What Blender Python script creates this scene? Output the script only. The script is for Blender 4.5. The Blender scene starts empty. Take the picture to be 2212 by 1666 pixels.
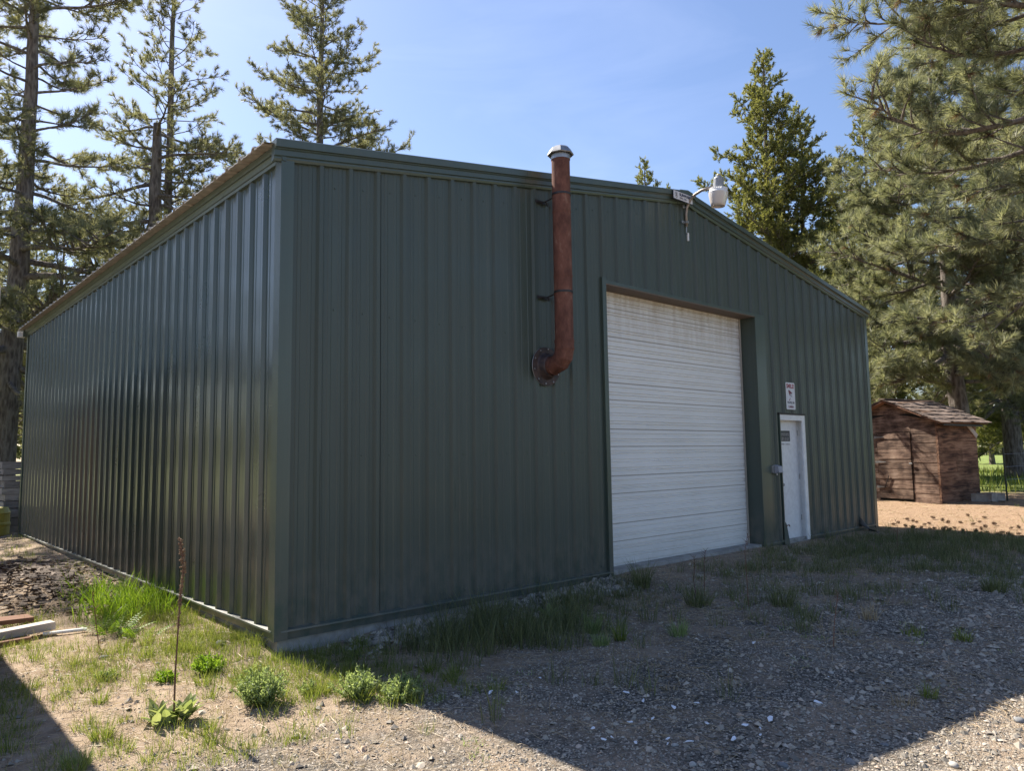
import bpy, math, random
import numpy as np
from mathutils import Vector, Matrix, Euler

scene = bpy.context.scene
COL = scene.collection
rad = math.radians

# ------------------------------------------------------------------ camera
CAM = dict(loc=(-2.7881, -6.0734, 1.5394), yaw=0.7373, pitch=0.094, roll=-0.0141, f=1586.32)
def cam_axes():
    y, p, r = CAM['yaw'], CAM['pitch'], CAM['roll']
    f = Vector((math.sin(y)*math.cos(p), math.cos(y)*math.cos(p), math.sin(p)))
    r0 = Vector((math.cos(y), -math.sin(y), 0)); u0 = r0.cross(f)
    return math.cos(r)*r0+math.sin(r)*u0, -math.sin(r)*r0+math.cos(r)*u0, f
cd = bpy.data.cameras.new('camera'); cam = bpy.data.objects.new('camera', cd); COL.objects.link(cam)
R_, U_, F_ = cam_axes()
m = Matrix((R_, U_, -F_)).transposed().to_4x4(); m.translation = Vector(CAM['loc'])
cam.matrix_world = m
cd.sensor_width = 36; cd.lens = 36*CAM['f']/2212; cd.clip_start = .05; cd.clip_end = 3000
scene.camera = cam

# ------------------------------------------------------------------ sky + sun
SUN_EL, SUN_AZ = rad(47.6), rad(-5.4)      # azimuth from +Y towards +X
world = bpy.data.worlds.new("World"); scene.world = world; world.use_nodes = True
wn = world.node_tree.nodes; wl = world.node_tree.links
for n in list(wn): wn.remove(n)
sky = wn.new('ShaderNodeTexSky'); sky.sky_type = 'NISHITA'; sky.sun_disc = False
sky.sun_elevation = SUN_EL; sky.sun_rotation = SUN_AZ
sky.altitude = 0; sky.air_density = 1.15; sky.dust_density = .8; sky.ozone_density = 3.0
tcs = wn.new('ShaderNodeTexCoord'); mps = wn.new('ShaderNodeMapping'); mps.inputs['Scale'].default_value = (1.1, 1.1, 4.5)
mps.inputs['Rotation'].default_value = (.25, .35, .8)
nzs = wn.new('ShaderNodeTexNoise'); nzs.inputs['Scale'].default_value = 2.3; nzs.inputs['Detail'].default_value = 6; nzs.inputs['Roughness'].default_value = .55; nzs.inputs['Distortion'].default_value = .5
mrs = wn.new('ShaderNodeMapRange'); mrs.inputs[1].default_value = .56; mrs.inputs[2].default_value = .84; mrs.inputs[3].default_value = 0; mrs.inputs[4].default_value = .10
mxs = wn.new('ShaderNodeMixRGB'); mxs.inputs[2].default_value = (8.5, 9.2, 10.5, 1)
bg = wn.new('ShaderNodeBackground'); bg.inputs[1].default_value = 0.074
out = wn.new('ShaderNodeOutputWorld')
wl.new(tcs.outputs['Generated'], mps.inputs[0]); wl.new(mps.outputs[0], nzs.inputs['Vector']); wl.new(nzs.outputs[0], mrs.inputs[0])
wl.new(mrs.outputs[0], mxs.inputs[0]); wl.new(sky.outputs[0], mxs.inputs[1])
tnt = wn.new('ShaderNodeMixRGB'); tnt.blend_type = 'MULTIPLY'; tnt.inputs[0].default_value = 1; tnt.inputs[2].default_value = (.84, .83, .91, 1)
wl.new(mxs.outputs[0], tnt.inputs[1]); wl.new(tnt.outputs[0], bg.inputs[0]); wl.new(bg.outputs[0], out.inputs[0])
sd = bpy.data.lights.new('sun', 'SUN'); sd.energy = 4.3; sd.angle = rad(.5); sd.color = (1, .92, .80)
sun = bpy.data.objects.new('sun', sd); COL.objects.link(sun)
sdir = Vector((math.sin(SUN_AZ)*math.cos(SUN_EL), math.cos(SUN_AZ)*math.cos(SUN_EL), math.sin(SUN_EL)))
sun.rotation_euler = sdir.to_track_quat('Z', 'Y').to_euler(); sun.location = (0, 0, 30)
scene.view_settings.view_transform = 'Standard'; scene.view_settings.look = 'None'
scene.view_settings.exposure = 1.48; scene.view_settings.gamma = 1
scene.view_settings.use_curve_mapping = False
scene.cycles.max_bounces = 7; scene.cycles.transparent_max_bounces = 6

# ------------------------------------------------------------------ helpers
def tag(o, label=None, cat=None, group=None, kind=None):
    if label: o['label'] = label
    if cat: o['category'] = cat
    if group: o['group'] = group
    if kind: o['kind'] = kind
    return o
def empty(name, loc, label, cat, group=None, rz=0):
    o = bpy.data.objects.new(name, None); COL.objects.link(o); o.location = loc; o.rotation_euler = (0, 0, rz)
    o.empty_display_size = .1
    return tag(o, label, cat, group)
def npmesh(name, V, Fs, smooth=False):
    """V (n,3); Fs list of (m,k) index arrays"""
    me = bpy.data.meshes.new(name)
    V = np.asarray(V, dtype=np.float32); Fs = [np.asarray(f, dtype=np.int32) for f in Fs if len(f)]
    me.vertices.add(len(V)); me.vertices.foreach_set('co', V.ravel())
    nl = sum(f.size for f in Fs); nf = sum(len(f) for f in Fs)
    me.loops.add(nl); me.loops.foreach_set('vertex_index', np.concatenate([f.ravel() for f in Fs]))
    me.polygons.add(nf)
    tot = np.concatenate([np.full(len(f), f.shape[1], dtype=np.int32) for f in Fs])
    st = np.concatenate([[0], np.cumsum(tot)[:-1]]).astype(np.int32)
    me.polygons.foreach_set('loop_start', st)
    try: me.polygons.foreach_set('loop_total', tot)
    except Exception: pass
    me.polygons.foreach_set('use_smooth', np.full(nf, smooth, dtype=bool))
    me.update(calc_edges=True); me.validate()
    return me
def faceattr(me, name, vals):
    a = me.attributes.new(name, 'FLOAT', 'FACE'); a.data.foreach_set('value', np.asarray(vals, dtype=np.float32))
def vertattr(me, name, vals):
    a = me.attributes.new(name, 'FLOAT', 'POINT'); a.data.foreach_set('value', np.asarray(vals, dtype=np.float32))
def link(name, me, mat, parent=None, loc=None, rot=None):
    o = bpy.data.objects.new(name, me); COL.objects.link(o)
    if mat and not len(me.materials): me.materials.append(mat)
    if parent: o.parent = parent
    if loc is not None: o.location = loc
    if rot is not None: o.rotation_euler = rot
    return o
class MB:
    def __init__(s): s.v = []; s.f = []
    def box(s, x0, x1, y0, y1, z0, z1, M=None):
        b = len(s.v)
        P = [(x0,y0,z0),(x1,y0,z0),(x1,y1,z0),(x0,y1,z0),(x0,y0,z1),(x1,y0,z1),(x1,y1,z1),(x0,y1,z1)]
        if M is not None: P = [tuple(M @ Vector(p)) for p in P]
        s.v += P
        s.f += [tuple(b+i for i in q) for q in ((0,3,2,1),(4,5,6,7),(0,1,5,4),(1,2,6,5),(2,3,7,6),(3,0,4,7))]
        return s
    def tube(s, pts, rs, n=10, caps=True):
        pts = [Vector([float(q) for q in p]) for p in pts]
        rs = [float(q) for q in rs] if hasattr(rs, '__len__') else [rs]*len(pts)
        b = len(s.v); ref = Vector((0, 0, 1))
        t0 = (pts[1]-pts[0]).normalized()
        if abs(t0.z) > .9: ref = Vector((1, 0, 0))
        a = t0.cross(ref).normalized()
        for i, p in enumerate(pts):
            t = (pts[min(i+1, len(pts)-1)]-pts[max(i-1, 0)]).normalized()
            a = (a-t*a.dot(t)).normalized(); c = t.cross(a)
            for k in range(n):
                an = 2*math.pi*k/n; s.v.append(tuple(p+rs[i]*(math.cos(an)*a+math.sin(an)*c)))
        for i in range(len(pts)-1):
            for k in range(n):
                k2 = (k+1) % n; s.f.append((b+i*n+k, b+i*n+k2, b+(i+1)*n+k2, b+(i+1)*n+k))
        if caps:
            s.f.append(tuple(b+k for k in range(n))[::-1]); e = b+(len(pts)-1)*n; s.f.append(tuple(e+k for k in range(n)))
        return s
    def lathe(s, prof, n=20, M=None):
        b = len(s.v)
        for r, z in prof:
            for k in range(n):
                an = 2*math.pi*k/n; p = Vector((r*math.cos(an), r*math.sin(an), z)); s.v.append(tuple(M @ p if M is not None else p))
        for i in range(len(prof)-1):
            for k in range(n):
                k2 = (k+1) % n; s.f.append((b+i*n+k, b+i*n+k2, b+(i+1)*n+k2, b+(i+1)*n+k))
        return s
    def poly(s, pts): b = len(s.v); s.v += [tuple(p) for p in pts]; s.f.append(tuple(range(b, b+len(pts)))); return s
    def prism(s, prof, axis0, axis1):
        """profile list of (a,b) pairs given as functions mapping to two end polygons"""
        b = len(s.v); n = len(prof); s.v += [tuple(axis0(p)) for p in prof]+[tuple(axis1(p)) for p in prof]
        for i in range(n): j = (i+1) % n; s.f.append((b+i, b+j, b+n+j, b+n+i))
        s.f.append(tuple(b+i for i in range(n))[::-1]); s.f.append(tuple(b+n+i for i in range(n)))
        return s
    def mesh(s, name='mesh', smooth=False):
        me = bpy.data.meshes.new(name); me.from_pydata(s.v, [], s.f)
        if smooth: me.polygons.foreach_set('use_smooth', [True]*len(me.polygons))
        me.update(); return me
    def build(s, name, mat, parent=None, smooth=False, bevel=0, **k):
        o = link(name, s.mesh(name, smooth), mat, parent, **k)
        if bevel:
            b = o.modifiers.new('bevel', 'BEVEL'); b.width = bevel; b.segments = 2; b.limit_method = 'ANGLE'
        return o

# ------------------------------------------------------------------ materials
def mat(name, base, rough=.6, metal=0, spec=.5):
    m = bpy.data.materials.new(name); m.use_nodes = True
    b = m.node_tree.nodes['Principled BSDF']
    b.inputs['Base Color'].default_value = (*base, 1); b.inputs['Roughness'].default_value = rough
    b.inputs['Metallic'].default_value = metal; b.inputs['Specular IOR Level'].default_value = spec
    return m, m.node_tree.nodes, m.node_tree.links, b
def noise(n, l, scale, detail=4, coord='Object', stretch=None, rough=.55, dist=0):
    tc = n.new('ShaderNodeTexCoord'); nz = n.new('ShaderNodeTexNoise')
    nz.inputs['Scale'].default_value = scale; nz.inputs['Detail'].default_value = detail; nz.inputs['Roughness'].default_value = rough; nz.inputs['Distortion'].default_value = dist
    src = tc.outputs[coord]
    if stretch:
        mp = n.new('ShaderNodeMapping'); mp.inputs['Scale'].default_value = stretch; l.new(src, mp.inputs[0]); src = mp.outputs[0]
    l.new(src, nz.inputs['Vector']); return nz.outputs[0]
def ramp(n, l, src, stops, interp='LINEAR'):
    r = n.new('ShaderNodeValToRGB'); l.new(src, r.inputs[0]); e = r.color_ramp.elements; r.color_ramp.interpolation = interp
    while len(e) < len(stops): e.new(.5)
    for q, (p, c) in zip(e, stops):
        q.position = p; q.color = (*c, 1) if len(c) == 3 else c
    return r.outputs[0]
def mixc(n, l, fac, a, b, mode='MIX'):
    x = n.new('ShaderNodeMixRGB'); x.blend_type = mode
    for i, v in ((0, fac), (1, a), (2, b)):
        if hasattr(v, 'links'): l.new(v, x.inputs[i])
        elif i == 0: x.inputs[0].default_value = v
        else: x.inputs[i].default_value = (*v, 1)
    return x.outputs[0]
def math_(n, l, op, a, b=0, clamp=False):
    x = n.new('ShaderNodeMath'); x.operation = op; x.use_clamp = clamp
    for i, v in ((0, a), (1, b)):
        if hasattr(v, 'links'): l.new(v, x.inputs[i])
        else: x.inputs[i].default_value = v
    return x.outputs[0]
def bump(n, l, b, src, strength=.3, dist=.01):
    bp = n.new('ShaderNodeBump'); bp.inputs['Strength'].default_value = strength; bp.inputs['Distance'].default_value = dist
    l.new(src, bp.inputs['Height']); l.new(bp.outputs[0], b.inputs['Normal']); return bp
def attr(n, name):
    a = n.new('ShaderNodeAttribute'); a.attribute_name = name; return a.outputs['Fac']

M = {}
def green_paint(name, base, rough=.33, coat=.45, crough=.16):
    m, n, l, b = mat(name, base, rough, 0, .55)
    streak = noise(n, l, 1.0, 5, 'Object', (7, 7, .35))
    blot = noise(n, l, 1.3, 5, 'Object')
    c0 = tuple(x*.92 for x in base); c1 = tuple(x*1.09 for x in base)
    c = ramp(n, l, streak, [(.3, c0), (.7, c1)])
    c = mixc(n, l, ramp(n, l, blot, [(.45, (0, 0, 0)), (.75, (.3, .3, .3))]), c, (.085, .095, .08))
    # splash dirt near the ground
    tc = n.new('ShaderNodeTexCoord'); sx = n.new('ShaderNodeSeparateXYZ'); l.new(tc.outputs['Object'], sx.inputs[0])
    fz = n.new('ShaderNodeMapRange'); l.new(sx.outputs[2], fz.inputs[0]); fz.inputs[1].default_value = .75; fz.inputs[2].default_value = 0; fz.inputs[3].default_value = 0; fz.inputs[4].default_value = .75
    dirt = noise(n, l, 9, 6, 'Object', (1, 1, .6))
    dm = math_(n, l, 'MULTIPLY', fz.outputs[0], ramp(n, l, dirt, [(.36, (0, 0, 0)), (.62, (1, 1, 1))]), True)
    c = mixc(n, l, dm, c, (.15, .135, .11))
    run = noise(n, l, 1.0, 7, 'Object', (19, 19, .22), .7)
    c = mixc(n, l, ramp(n, l, run, [(.56, (0, 0, 0)), (.74, (.38, .38, .38))]), c, (.11, .12, .10))
    l.new(c, b.inputs['Base Color'])
    rr = ramp(n, l, blot, [(.3, (rough-.07,)*3), (.8, (rough+.15,)*3)]); l.new(rr, b.inputs['Roughness'])
    wav = noise(n, l, .9, 3, 'Object', (2.2, 2.2, 1)); fine = noise(n, l, 120, 2, 'Object')
    b.inputs['Coat Weight'].default_value = coat; b.inputs['Coat Roughness'].default_value = crough; b.inputs['Coat IOR'].default_value = 1.6
    b1 = bump(n, l, b, wav, .10, .02)
    b2 = n.new('ShaderNodeBump'); b2.inputs['Strength'].default_value = .02; b2.inputs['Distance'].default_value = .002
    l.new(fine, b2.inputs['Height']); l.new(b1.outputs[0], b2.inputs['Normal']); l.new(b2.outputs[0], b.inputs['Normal'])
    return m
M['green'] = green_paint('green_painted_steel', (.050, .068, .054), .45, .08, .3)
M['greengloss'] = green_paint('glossy_green_painted_steel', (.047, .069, .055), .32)
M['trim'] = green_paint('green_trim_steel', (.055, .080, .064), .38, .2, .25)
M['liner'] = mat('dark_liner', (.012, .014, .013), .8)[0]
def galv(name, base, rough, metal):
    m, n, l, b = mat(name, base, rough, metal)
    k_ = .7 if metal or name.startswith('tan') else .93
    z = noise(n, l, 14, 5); l.new(ramp(n, l, z, [(.3, tuple(x*k_ for x in base)), (.7, tuple(min(.85, x*1.1) for x in base))]), b.inputs['Base Color'])
    return m
M['roof'] = galv('tan_roof_steel', (.44, .40, .34), .55, .1)
M['galv'] = galv('galvanised_steel', (.36, .37, .38), .45, .75)
M['darksteel'] = galv('dark_steel', (.05, .045, .045), .55, .4)
m, n, l, b = mat('rusty_steel', (.16, .06, .035), .85, 0, .25)
z1 = noise(n, l, 9, 8, 'Object', (1, 1, .5), .7); z2 = noise(n, l, 70, 4)
c = ramp(n, l, z1, [(.28, (.07, .030, .022)), (.43, (.135, .062, .045)), (.57, (.21, .095, .066)), (.74, (.36, .23, .17))])
c = mixc(n, l, math_(n, l, 'MULTIPLY', z2, .5), c, (.10, .04, .03)); l.new(c, b.inputs['Base Color']); bump(n, l, b, z2, .35, .003)
M['rust'] = m
m, n, l, b = mat('burnt_flange_steel', (.06, .045, .045), .6, .2)
z1 = noise(n, l, 12, 6); l.new(ramp(n, l, z1, [(.35, (.035, .028, .03)), (.7, (.10, .065, .055))]), b.inputs['Base Color']); M['flange'] = m
m, n, l, b = mat('white_door_paint', (.62, .64, .65), .42)
z2 = noise(n, l, 26, 3)
gp_ = n.new('ShaderNodeNewGeometry'); sx = n.new('ShaderNodeSeparateXYZ'); l.new(gp_.outputs['Position'], sx.inputs[0])
def wnoise(scale, detail, stretch):
    mp = n.new('ShaderNodeMapping'); mp.inputs['Scale'].default_value = stretch; l.new(gp_.outputs['Position'], mp.inputs[0]); nz = n.new('ShaderNodeTexNoise'); nz.inputs['Scale'].default_value = scale; nz.inputs['Detail'].default_value = detail; l.new(mp.outputs[0], nz.inputs['Vector']); return nz.outputs[0]
mr = n.new('ShaderNodeMapRange'); l.new(sx.outputs[2], mr.inputs[0]); mr.inputs[1].default_value = 2.9; mr.inputs[2].default_value = 3.7; mr.inputs[3].default_value = 0; mr.inputs[4].default_value = .55
st = wnoise(3, 6, (5, 1, .6)); dm = math_(n, l, 'MULTIPLY', mr.outputs[0], ramp(n, l, st, [(.35, (.25,)*3), (.65, (1, 1, 1))]), True)
z1 = wnoise(1.2, 6, (1, 1, 2)); c = ramp(n, l, z1, [(.35, (.77, .76, .73)), (.7, (.83, .82, .79))])
low = n.new('ShaderNodeMapRange'); l.new(sx.outputs[2], low.inputs[0]); low.inputs[1].default_value = .5; low.inputs[2].default_value = 0; low.inputs[3].default_value = 0; low.inputs[4].default_value = .5
c = mixc(n, l, math_(n, l, 'MULTIPLY', low.outputs[0], wnoise(7, 7, (1, 1, 1)), True), c, (.34, .29, .22)); c = mixc(n, l, dm, c, (.36, .26, .15)); l.new(c, b.inputs['Base Color']); bump(n, l, b, z2, .04, .002)
M['white'] = m
M['joint'] = mat('stained_joint', (.40, .36, .30), .8)[0]
M['soffit'] = galv('stained_header_steel', (.17, .125, .09), .7, 0)
M['whiteplain'] = galv('white_frame_paint', (.76, .76, .75), .45, 0)
M['yellowed'] = galv('yellowed_sign_paint', (.66, .62, .48), .5, 0)
m, n, l, b = mat('concrete', (.36, .34, .31), .9, 0, .3)
z = noise(n, l, 6, 8, rough=.65); l.new(ramp(n, l, z, [(.3, (.22, .21, .19)), (.7, (.44, .42, .39))]), b.inputs['Base Color']); bump(n, l, b, z, .5, .01); M['concrete'] = m
def wood(name, stops, scale=3.0, stretch=(1, 8, 8), rough=.85):
    m, n, l, b = mat(name, (.2, .1, .05), rough, 0, .25)
    g = noise(n, l, scale, 7, 'Object', stretch, .65, .6); big = noise(n, l, 1.6, 4, 'Object', (1, 2.5, 2.5))
    oi = n.new('ShaderNodeObjectInfo')
    f = math_(n, l, 'ADD', math_(n, l, 'MULTIPLY', g, .6), math_(n, l, 'MULTIPLY', big, .4))
    c = ramp(n, l, f, stops); hv = n.new('ShaderNodeHueSaturation'); l.new(c, hv.inputs['Color'])
    l.new(math_(n, l, 'ADD', math_(n, l, 'MULTIPLY', oi.outputs['Random'], .5), .75), hv.inputs['Value'])
    l.new(hv.outputs[0], b.inputs['Base Color']); bump(n, l, b, g, .5, .006); return m
M['shedwood'] = wood('stained_cedar_siding', [(.36, (.035, .022, .017)), (.45, (.10, .055, .038)), (.53, (.22, .125, .080)), (.66, (.36, .23, .155))], 2.2)
M['shedwood_front'] = wood('stained_cedar_front', [(.36, (.038, .025, .020)), (.45, (.095, .062, .047)), (.53, (.19, .128, .095)), (.66, (.32, .235, .18))], 2.2, (8, 1, 8))
M['greywood'] = wood('weathered_grey_wood', [(.3, (.16, .15, .14)), (.5, (.33, .31, .30)), (.7, (.50, .48, .46))])
M['board'] = wood('bleached_board', [(.3, (.42, .36, .32)), (.7, (.62, .56, .50))])
M['brownwood'] = wood('brown_plank', [(.3, (.12, .06, .04)), (.7, (.24, .13, .085))])
M['shingle'] = wood('weathered_shingle', [(.32, (.06, .045, .038)), (.5, (.16, .12, .10)), (.7, (.32, .26, .22))])
def bark(name, a, c_, b_):
    m, n, l, b = mat(name, a, .95, 0, .15)
    z = noise(n, l, 5, 7, 'Object', (3, 3, .7), .7, .8); v = n.new('ShaderNodeTexVoronoi'); v.inputs['Scale'].default_value = 7
    tc = n.new('ShaderNodeTexCoord'); mp = n.new('ShaderNodeMapping'); mp.inputs['Scale'].default_value = (1.6, 1.6, .4); l.new(tc.outputs['Object'], mp.inputs[0]); l.new(mp.outputs[0], v.inputs['Vector'])
    f = math_(n, l, 'MULTIPLY', z, math_(n, l, 'ADD', v.outputs['Distance'], .55))
    l.new(ramp(n, l, f, [(.2, a), (.45, c_), (.7, b_)]), b.inputs['Base Color']); bump(n, l, b, f, .9, .05); return m
M['bark'] = bark('pine_bark', (.05, .042, .038), (.14, .118, .105), (.25, .22, .195))
def foliage(name, c0, c1, trans=.3, tint='tint', rough=.5):
    m = bpy.data.materials.new(name); m.use_nodes = True; n = m.node_tree.nodes; l = m.node_tree.links
    b = n['Principled BSDF']; b.inputs['Roughness'].default_value = rough; b.inputs['Specular IOR Level'].default_value = .45
    f = attr(n, tint); c = mixc(n, l, f, c0, c1); l.new(c, b.inputs['Base Color'])
    t = n.new('ShaderNodeBsdfTranslucent'); l.new(mixc(n, l, .5, c, (1.0, 1.0, .35), 'SOFT_LIGHT'), t.inputs[0])
    mx = n.new('ShaderNodeMixShader'); mx.inputs[0].default_value = trans
    l.new(b.outputs[0], mx.inputs[1]); l.new(t.outputs[0], mx.inputs[2]); l.new(mx.outputs[0], n['Material Output'].inputs[0])
    return m
M['needle'] = foliage('pine_needles', (.10, .11, .07), (.33, .315, .20), .5)
M['needle2'] = foliage('near_pine_needles', (.10, .118, .075), (.37, .37, .25), .45)
M['fir'] = foliage('fir_needles', (.075, .095, .035), (.37, .355, .13), .45)
M['deadneedle'] = foliage('dead_needles', (.14, .075, .045), (.30, .18, .11), .3)
M['grass'] = foliage('grass_blades', (.075, .125, .018), (.27, .30, .075), .45)
M['lush'] = foliage('lush_grass', (.10, .20, .015), (.26, .38, .045), .5)
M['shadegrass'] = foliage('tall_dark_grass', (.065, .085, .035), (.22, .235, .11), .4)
M['weed'] = foliage('weed_leaves', (.13, .19, .07), (.36, .44, .21), .5)
M['mullein'] = foliage('mullein_leaves', (.16, .22, .07), (.34, .38, .17), .4, rough=.9)
M['straw'] = foliage('dry_straw', (.22, .155, .09), (.50, .39, .25), .25)
M['chip'] = foliage('wood_chips', (.06, .045, .035), (.24, .19, .15), .0, rough=.9)

def pebble_mat():
    m, n, l, b = mat('gravel_stones', (.3, .28, .26), .75, 0, .35)
    f = attr(n, 'tint')
    c = ramp(n, l, f, [(0, (.11, .10, .085)), (.3, (.23, .205, .170)), (.55, (.36, .315, .250)), (.8, (.47, .41, .335)), (.93, (.42, .29, .20)), (1, (.68, .62, .54))])
    l.new(c, b.inputs['Base Color']); return m
M['pebble'] = pebble_mat()
# ground
m, n, l, b = mat('ground_surface', (.3, .25, .2), .95, 0, .2)
big = noise(n, l, .9, 6, rough=.6); mid = noise(n, l, 7, 7, rough=.7); fine = noise(n, l, 60, 5, rough=.7)
tc = n.new('ShaderNodeTexCoord')
vo = n.new('ShaderNodeTexVoronoi'); vo.inputs['Scale'].default_value = 42; l.new(tc.outputs['Object'], vo.inputs['Vector'])
vo2 = n.new('ShaderNodeTexVoronoi'); vo2.inputs['Scale'].default_value = 95; l.new(tc.outputs['Object'], vo2.inputs['Vector'])
dirt = ramp(n, l, mid, [(.25, (.17, .125, .09)), (.5, (.32, .245, .175)), (.75, (.46, .37, .27))])
dirt = mixc(n, l, ramp(n, l, big, [(.45, (0,)*3), (.65, (.6,)*3)]), dirt, (.27, .205, .15))
sep = n.new('ShaderNodeSeparateColor'); l.new(vo.outputs['Color'], sep.inputs[0])
grav = ramp(n, l, sep.outputs[0], [(0, (.11, .10, .085)), (.4, (.22, .197, .16)), (.75, (.35, .305, .24)), (1, (.48, .43, .37))])
grav = mixc(n, l, math_(n, l, 'MULTIPLY', vo.outputs['Distance'], 1.1, True), grav, (.05, .046, .042))
duff = ramp(n, l, noise(n, l, 18, 8, 'Object', (1, 2.4, 1), .75, 1.2), [(.3, (.16, .095, .06)), (.5, (.31, .21, .135)), (.7, (.48, .36, .24))])
field = ramp(n, l, noise(n, l, 1.2, 9, 'Object', (1, 1, 1), .75), [(.3, (.09, .14, .035)), (.55, (.20, .25, .07)), (.75, (.34, .33, .14))])
pt = ramp(n, l, noise(n, l, 1.7, 6, rough=.62), [(.42, (1, 1, 1)), (.62, (.25, .25, .25))])
c = mixc(n, l, math_(n, l, 'MULTIPLY', attr(n, 'gravel'), pt), dirt, grav); c = mixc(n, l, attr(n, 'duff'), c, duff); c = mixc(n, l, attr(n, 'field'), c, field)
l.new(c, b.inputs['Base Color'])
h = math_(n, l, 'ADD', math_(n, l, 'MULTIPLY', fine, .5), math_(n, l, 'SUBTRACT', 1, vo2.outputs['Distance']))
bump(n, l, b, h, .7, .012); M['ground'] = m

# ------------------------------------------------------------------ terrain
rng = np.random.default_rng(7)
def sst(a, b, x): t = np.clip((x-a)/(b-a), 0, 1); return t*t*(3-2*t)
def vnoise(x, y, s, seed=0):
    x = np.asarray(x)*s+seed*13.7; y = np.asarray(y)*s+seed*7.1
    return (np.sin(x*1.0+1.7*np.sin(y*.7+seed))+np.sin(y*1.3+1.3*np.sin(x*.9+seed*2))+np.sin((x+y)*1.9+np.sin(x*2.3-y*1.7)))/3
def gz(x, y):
    x = np.asarray(x, dtype=float); y = np.asarray(y, dtype=float)
    z = -.13+.085*sst(1.0, 5.0, x)*sst(-5, -1.2, y)+.34*sst(12.0, 17.5, x)+.12*sst(2, 12, y)*sst(2, -1, x)
    z = z + .012*vnoise(x, y, 2.1, 1)+.006*vnoise(x, y, 6.3, 2)
    z = z + .20*np.exp(-(((x+.95)/.55)**2+((y-5.2)/1.9)**2))            # mulch heap beside the wall
    z = z + .075*np.exp(-(np.maximum(-x, 0)/.55)**2)*sst(-.3, .5, y)*(x < .2)+.055*np.exp(-(np.maximum(-y, 0)/.5)**2)*sst(.2, 1.2, x)*(x < 12.4)+.028*np.exp(-(np.maximum(-y, 0)/.8)**2)*sst(4, 5, x)*sst(8.6, 8, x)
    z = z + .4*sst(30, 90, np.hypot(x, y))*(1+vnoise(x, y, .05, 3)*.4)
    inside = (x > .15) & (x < 12.2) & (y > .25) & (y < 12)
    return np.where(inside, -.2, z)
def axis(a, b, step, far):
    core = list(np.arange(a, b+1e-6, step)); s = step; lo = []; v = a
    while v > -far: s *= 1.35; v -= s; lo.append(v)
    s = step; hi = []; v = b
    while v < far: s *= 1.35; v += s; hi.append(v)
    return np.array(lo[::-1]+core+hi)
gx = axis(-6, 24, .13, 900); gy = axis(-8, 16, .13, 900)
GX, GY = np.meshgrid(gx, gy, indexing='ij'); GZ = gz(GX, GY)
V = np.stack([GX.ravel(), GY.ravel(), GZ.ravel()], 1); nx, ny = len(gx), len(gy)
I = (np.arange(nx-1)[:, None]*ny+np.arange(ny-1)[None, :]).ravel()
me = npmesh('ground', V, [np.stack([I, I+ny, I+ny+1, I+1], 1)], True)
def w_gravel(x, y):
    e = .35*vnoise(x, y, 1.4, 4)
    return sst(-1.3, -2.2, y+e+.16*np.minimum(x, 6))*sst(-2.6, -.8, x+e*2)*sst(-14, -11, y) + .55*sst(.4, 2.0, x)*sst(.5, -1, y+e)*sst(11.5, 9.5, x)
def w_duff(x, y): return sst(11.5, 12.8, x+.4*vnoise(x, y, 1.3, 5))*sst(24, 20, x)*sst(-6, -3.5, y+.13*x)
def w_field(x, y): return np.maximum(sst(19, 24, x+1.2*vnoise(x, y, .5, 6)), .7*sst(13, 18, y))
X, Y = V[:, 0], V[:, 1]
vertattr(me, 'gravel', np.clip(w_gravel(X, Y), 0, 1)); vertattr(me, 'duff', w_duff(X, Y)); vertattr(me, 'field', w_field(X, Y))
ground = link('ground', me, M['ground']); tag(ground, 'dry gravel and needle covered yard around the green building', 'ground', kind='structure')

# ------------------------------------------------------------------ main building
BW, BL, BH, BR = 12.35, 12.19, 4.20, 5.19
def roofz(x): return BH+(BR-BH)*(1-abs(x-BW/2)/(BW/2))
bld = empty('metal_building', (0, 0, 0), 'large dark green ribbed steel shop building with white roll-up door', 'building')
RH = .030
def ribprofile(s, e, off):
    """(position, outward depth) points of a ribbed sheet; rib centres at off + k*0.3048"""
    P = .3048; pts = []
    k = math.floor((s-off)/P)-1
    while off+k*P < e+P:
        c = off+k*P
        for d, h in ((-.040, 0), (-.020, RH), (.020, RH), (.040, 0), (.078, 0), (.085, .005), (.115, .005), (.122, 0), (.183, 0), (.190, .005), (.220, .005), (.227, 0)):
            pts.append((c+d, h))
        k += 1
    def H(t):
        for (a, ha), (b, hb) in zip(pts, pts[1:]):
            if a <= t <= b: return ha+(hb-ha)*(t-a)/max(b-a, 1e-9)
        return 0
    return [(s, H(s))]+[p for p in pts if s+1e-4 < p[0] < e-1e-4]+[(e, H(e))]
def sheet(prof, top, bottom, cut, put, extra=()):
    """strips between profile points; cut(t)-> start z of strip"""
    xs = [p[0] for p in prof]; add = [t for t in extra if xs[0]+1e-3 < t < xs[-1]-1e-3]
    for t in add:
        for i in range(len(prof)-1):
            if prof[i][0] < t < prof[i+1][0]:
                a, b = prof[i], prof[i+1]; prof = prof[:i+1]+[(t, a[1]+(b[1]-a[1])*(t-a[0])/(b[0]-a[0]))]+prof[i+1:]; break
    mb = MB()
    for (a, ha), (b, hb) in zip(prof, prof[1:]):
        mid = (a+b)/2; z0 = cut(mid)
        if z0 is None: z0 = bottom
        mb.poly([put(a, ha, z0), put(b, hb, z0), put(b, hb, top(b)), put(a, ha, top(a))])
    return mb
GX0, GX1, GZT, REC = 4.35, 8.02, 3.715, .235
DX0, DX1, DZT = 8.69, 9.56, 2.145
def gcut(x):
    if GX0 < x < GX1: return GZT
    if DX0 < x < DX1: return DZT
    return None
BASE = .085
OFFG, OFFS = .36, .37
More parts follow.
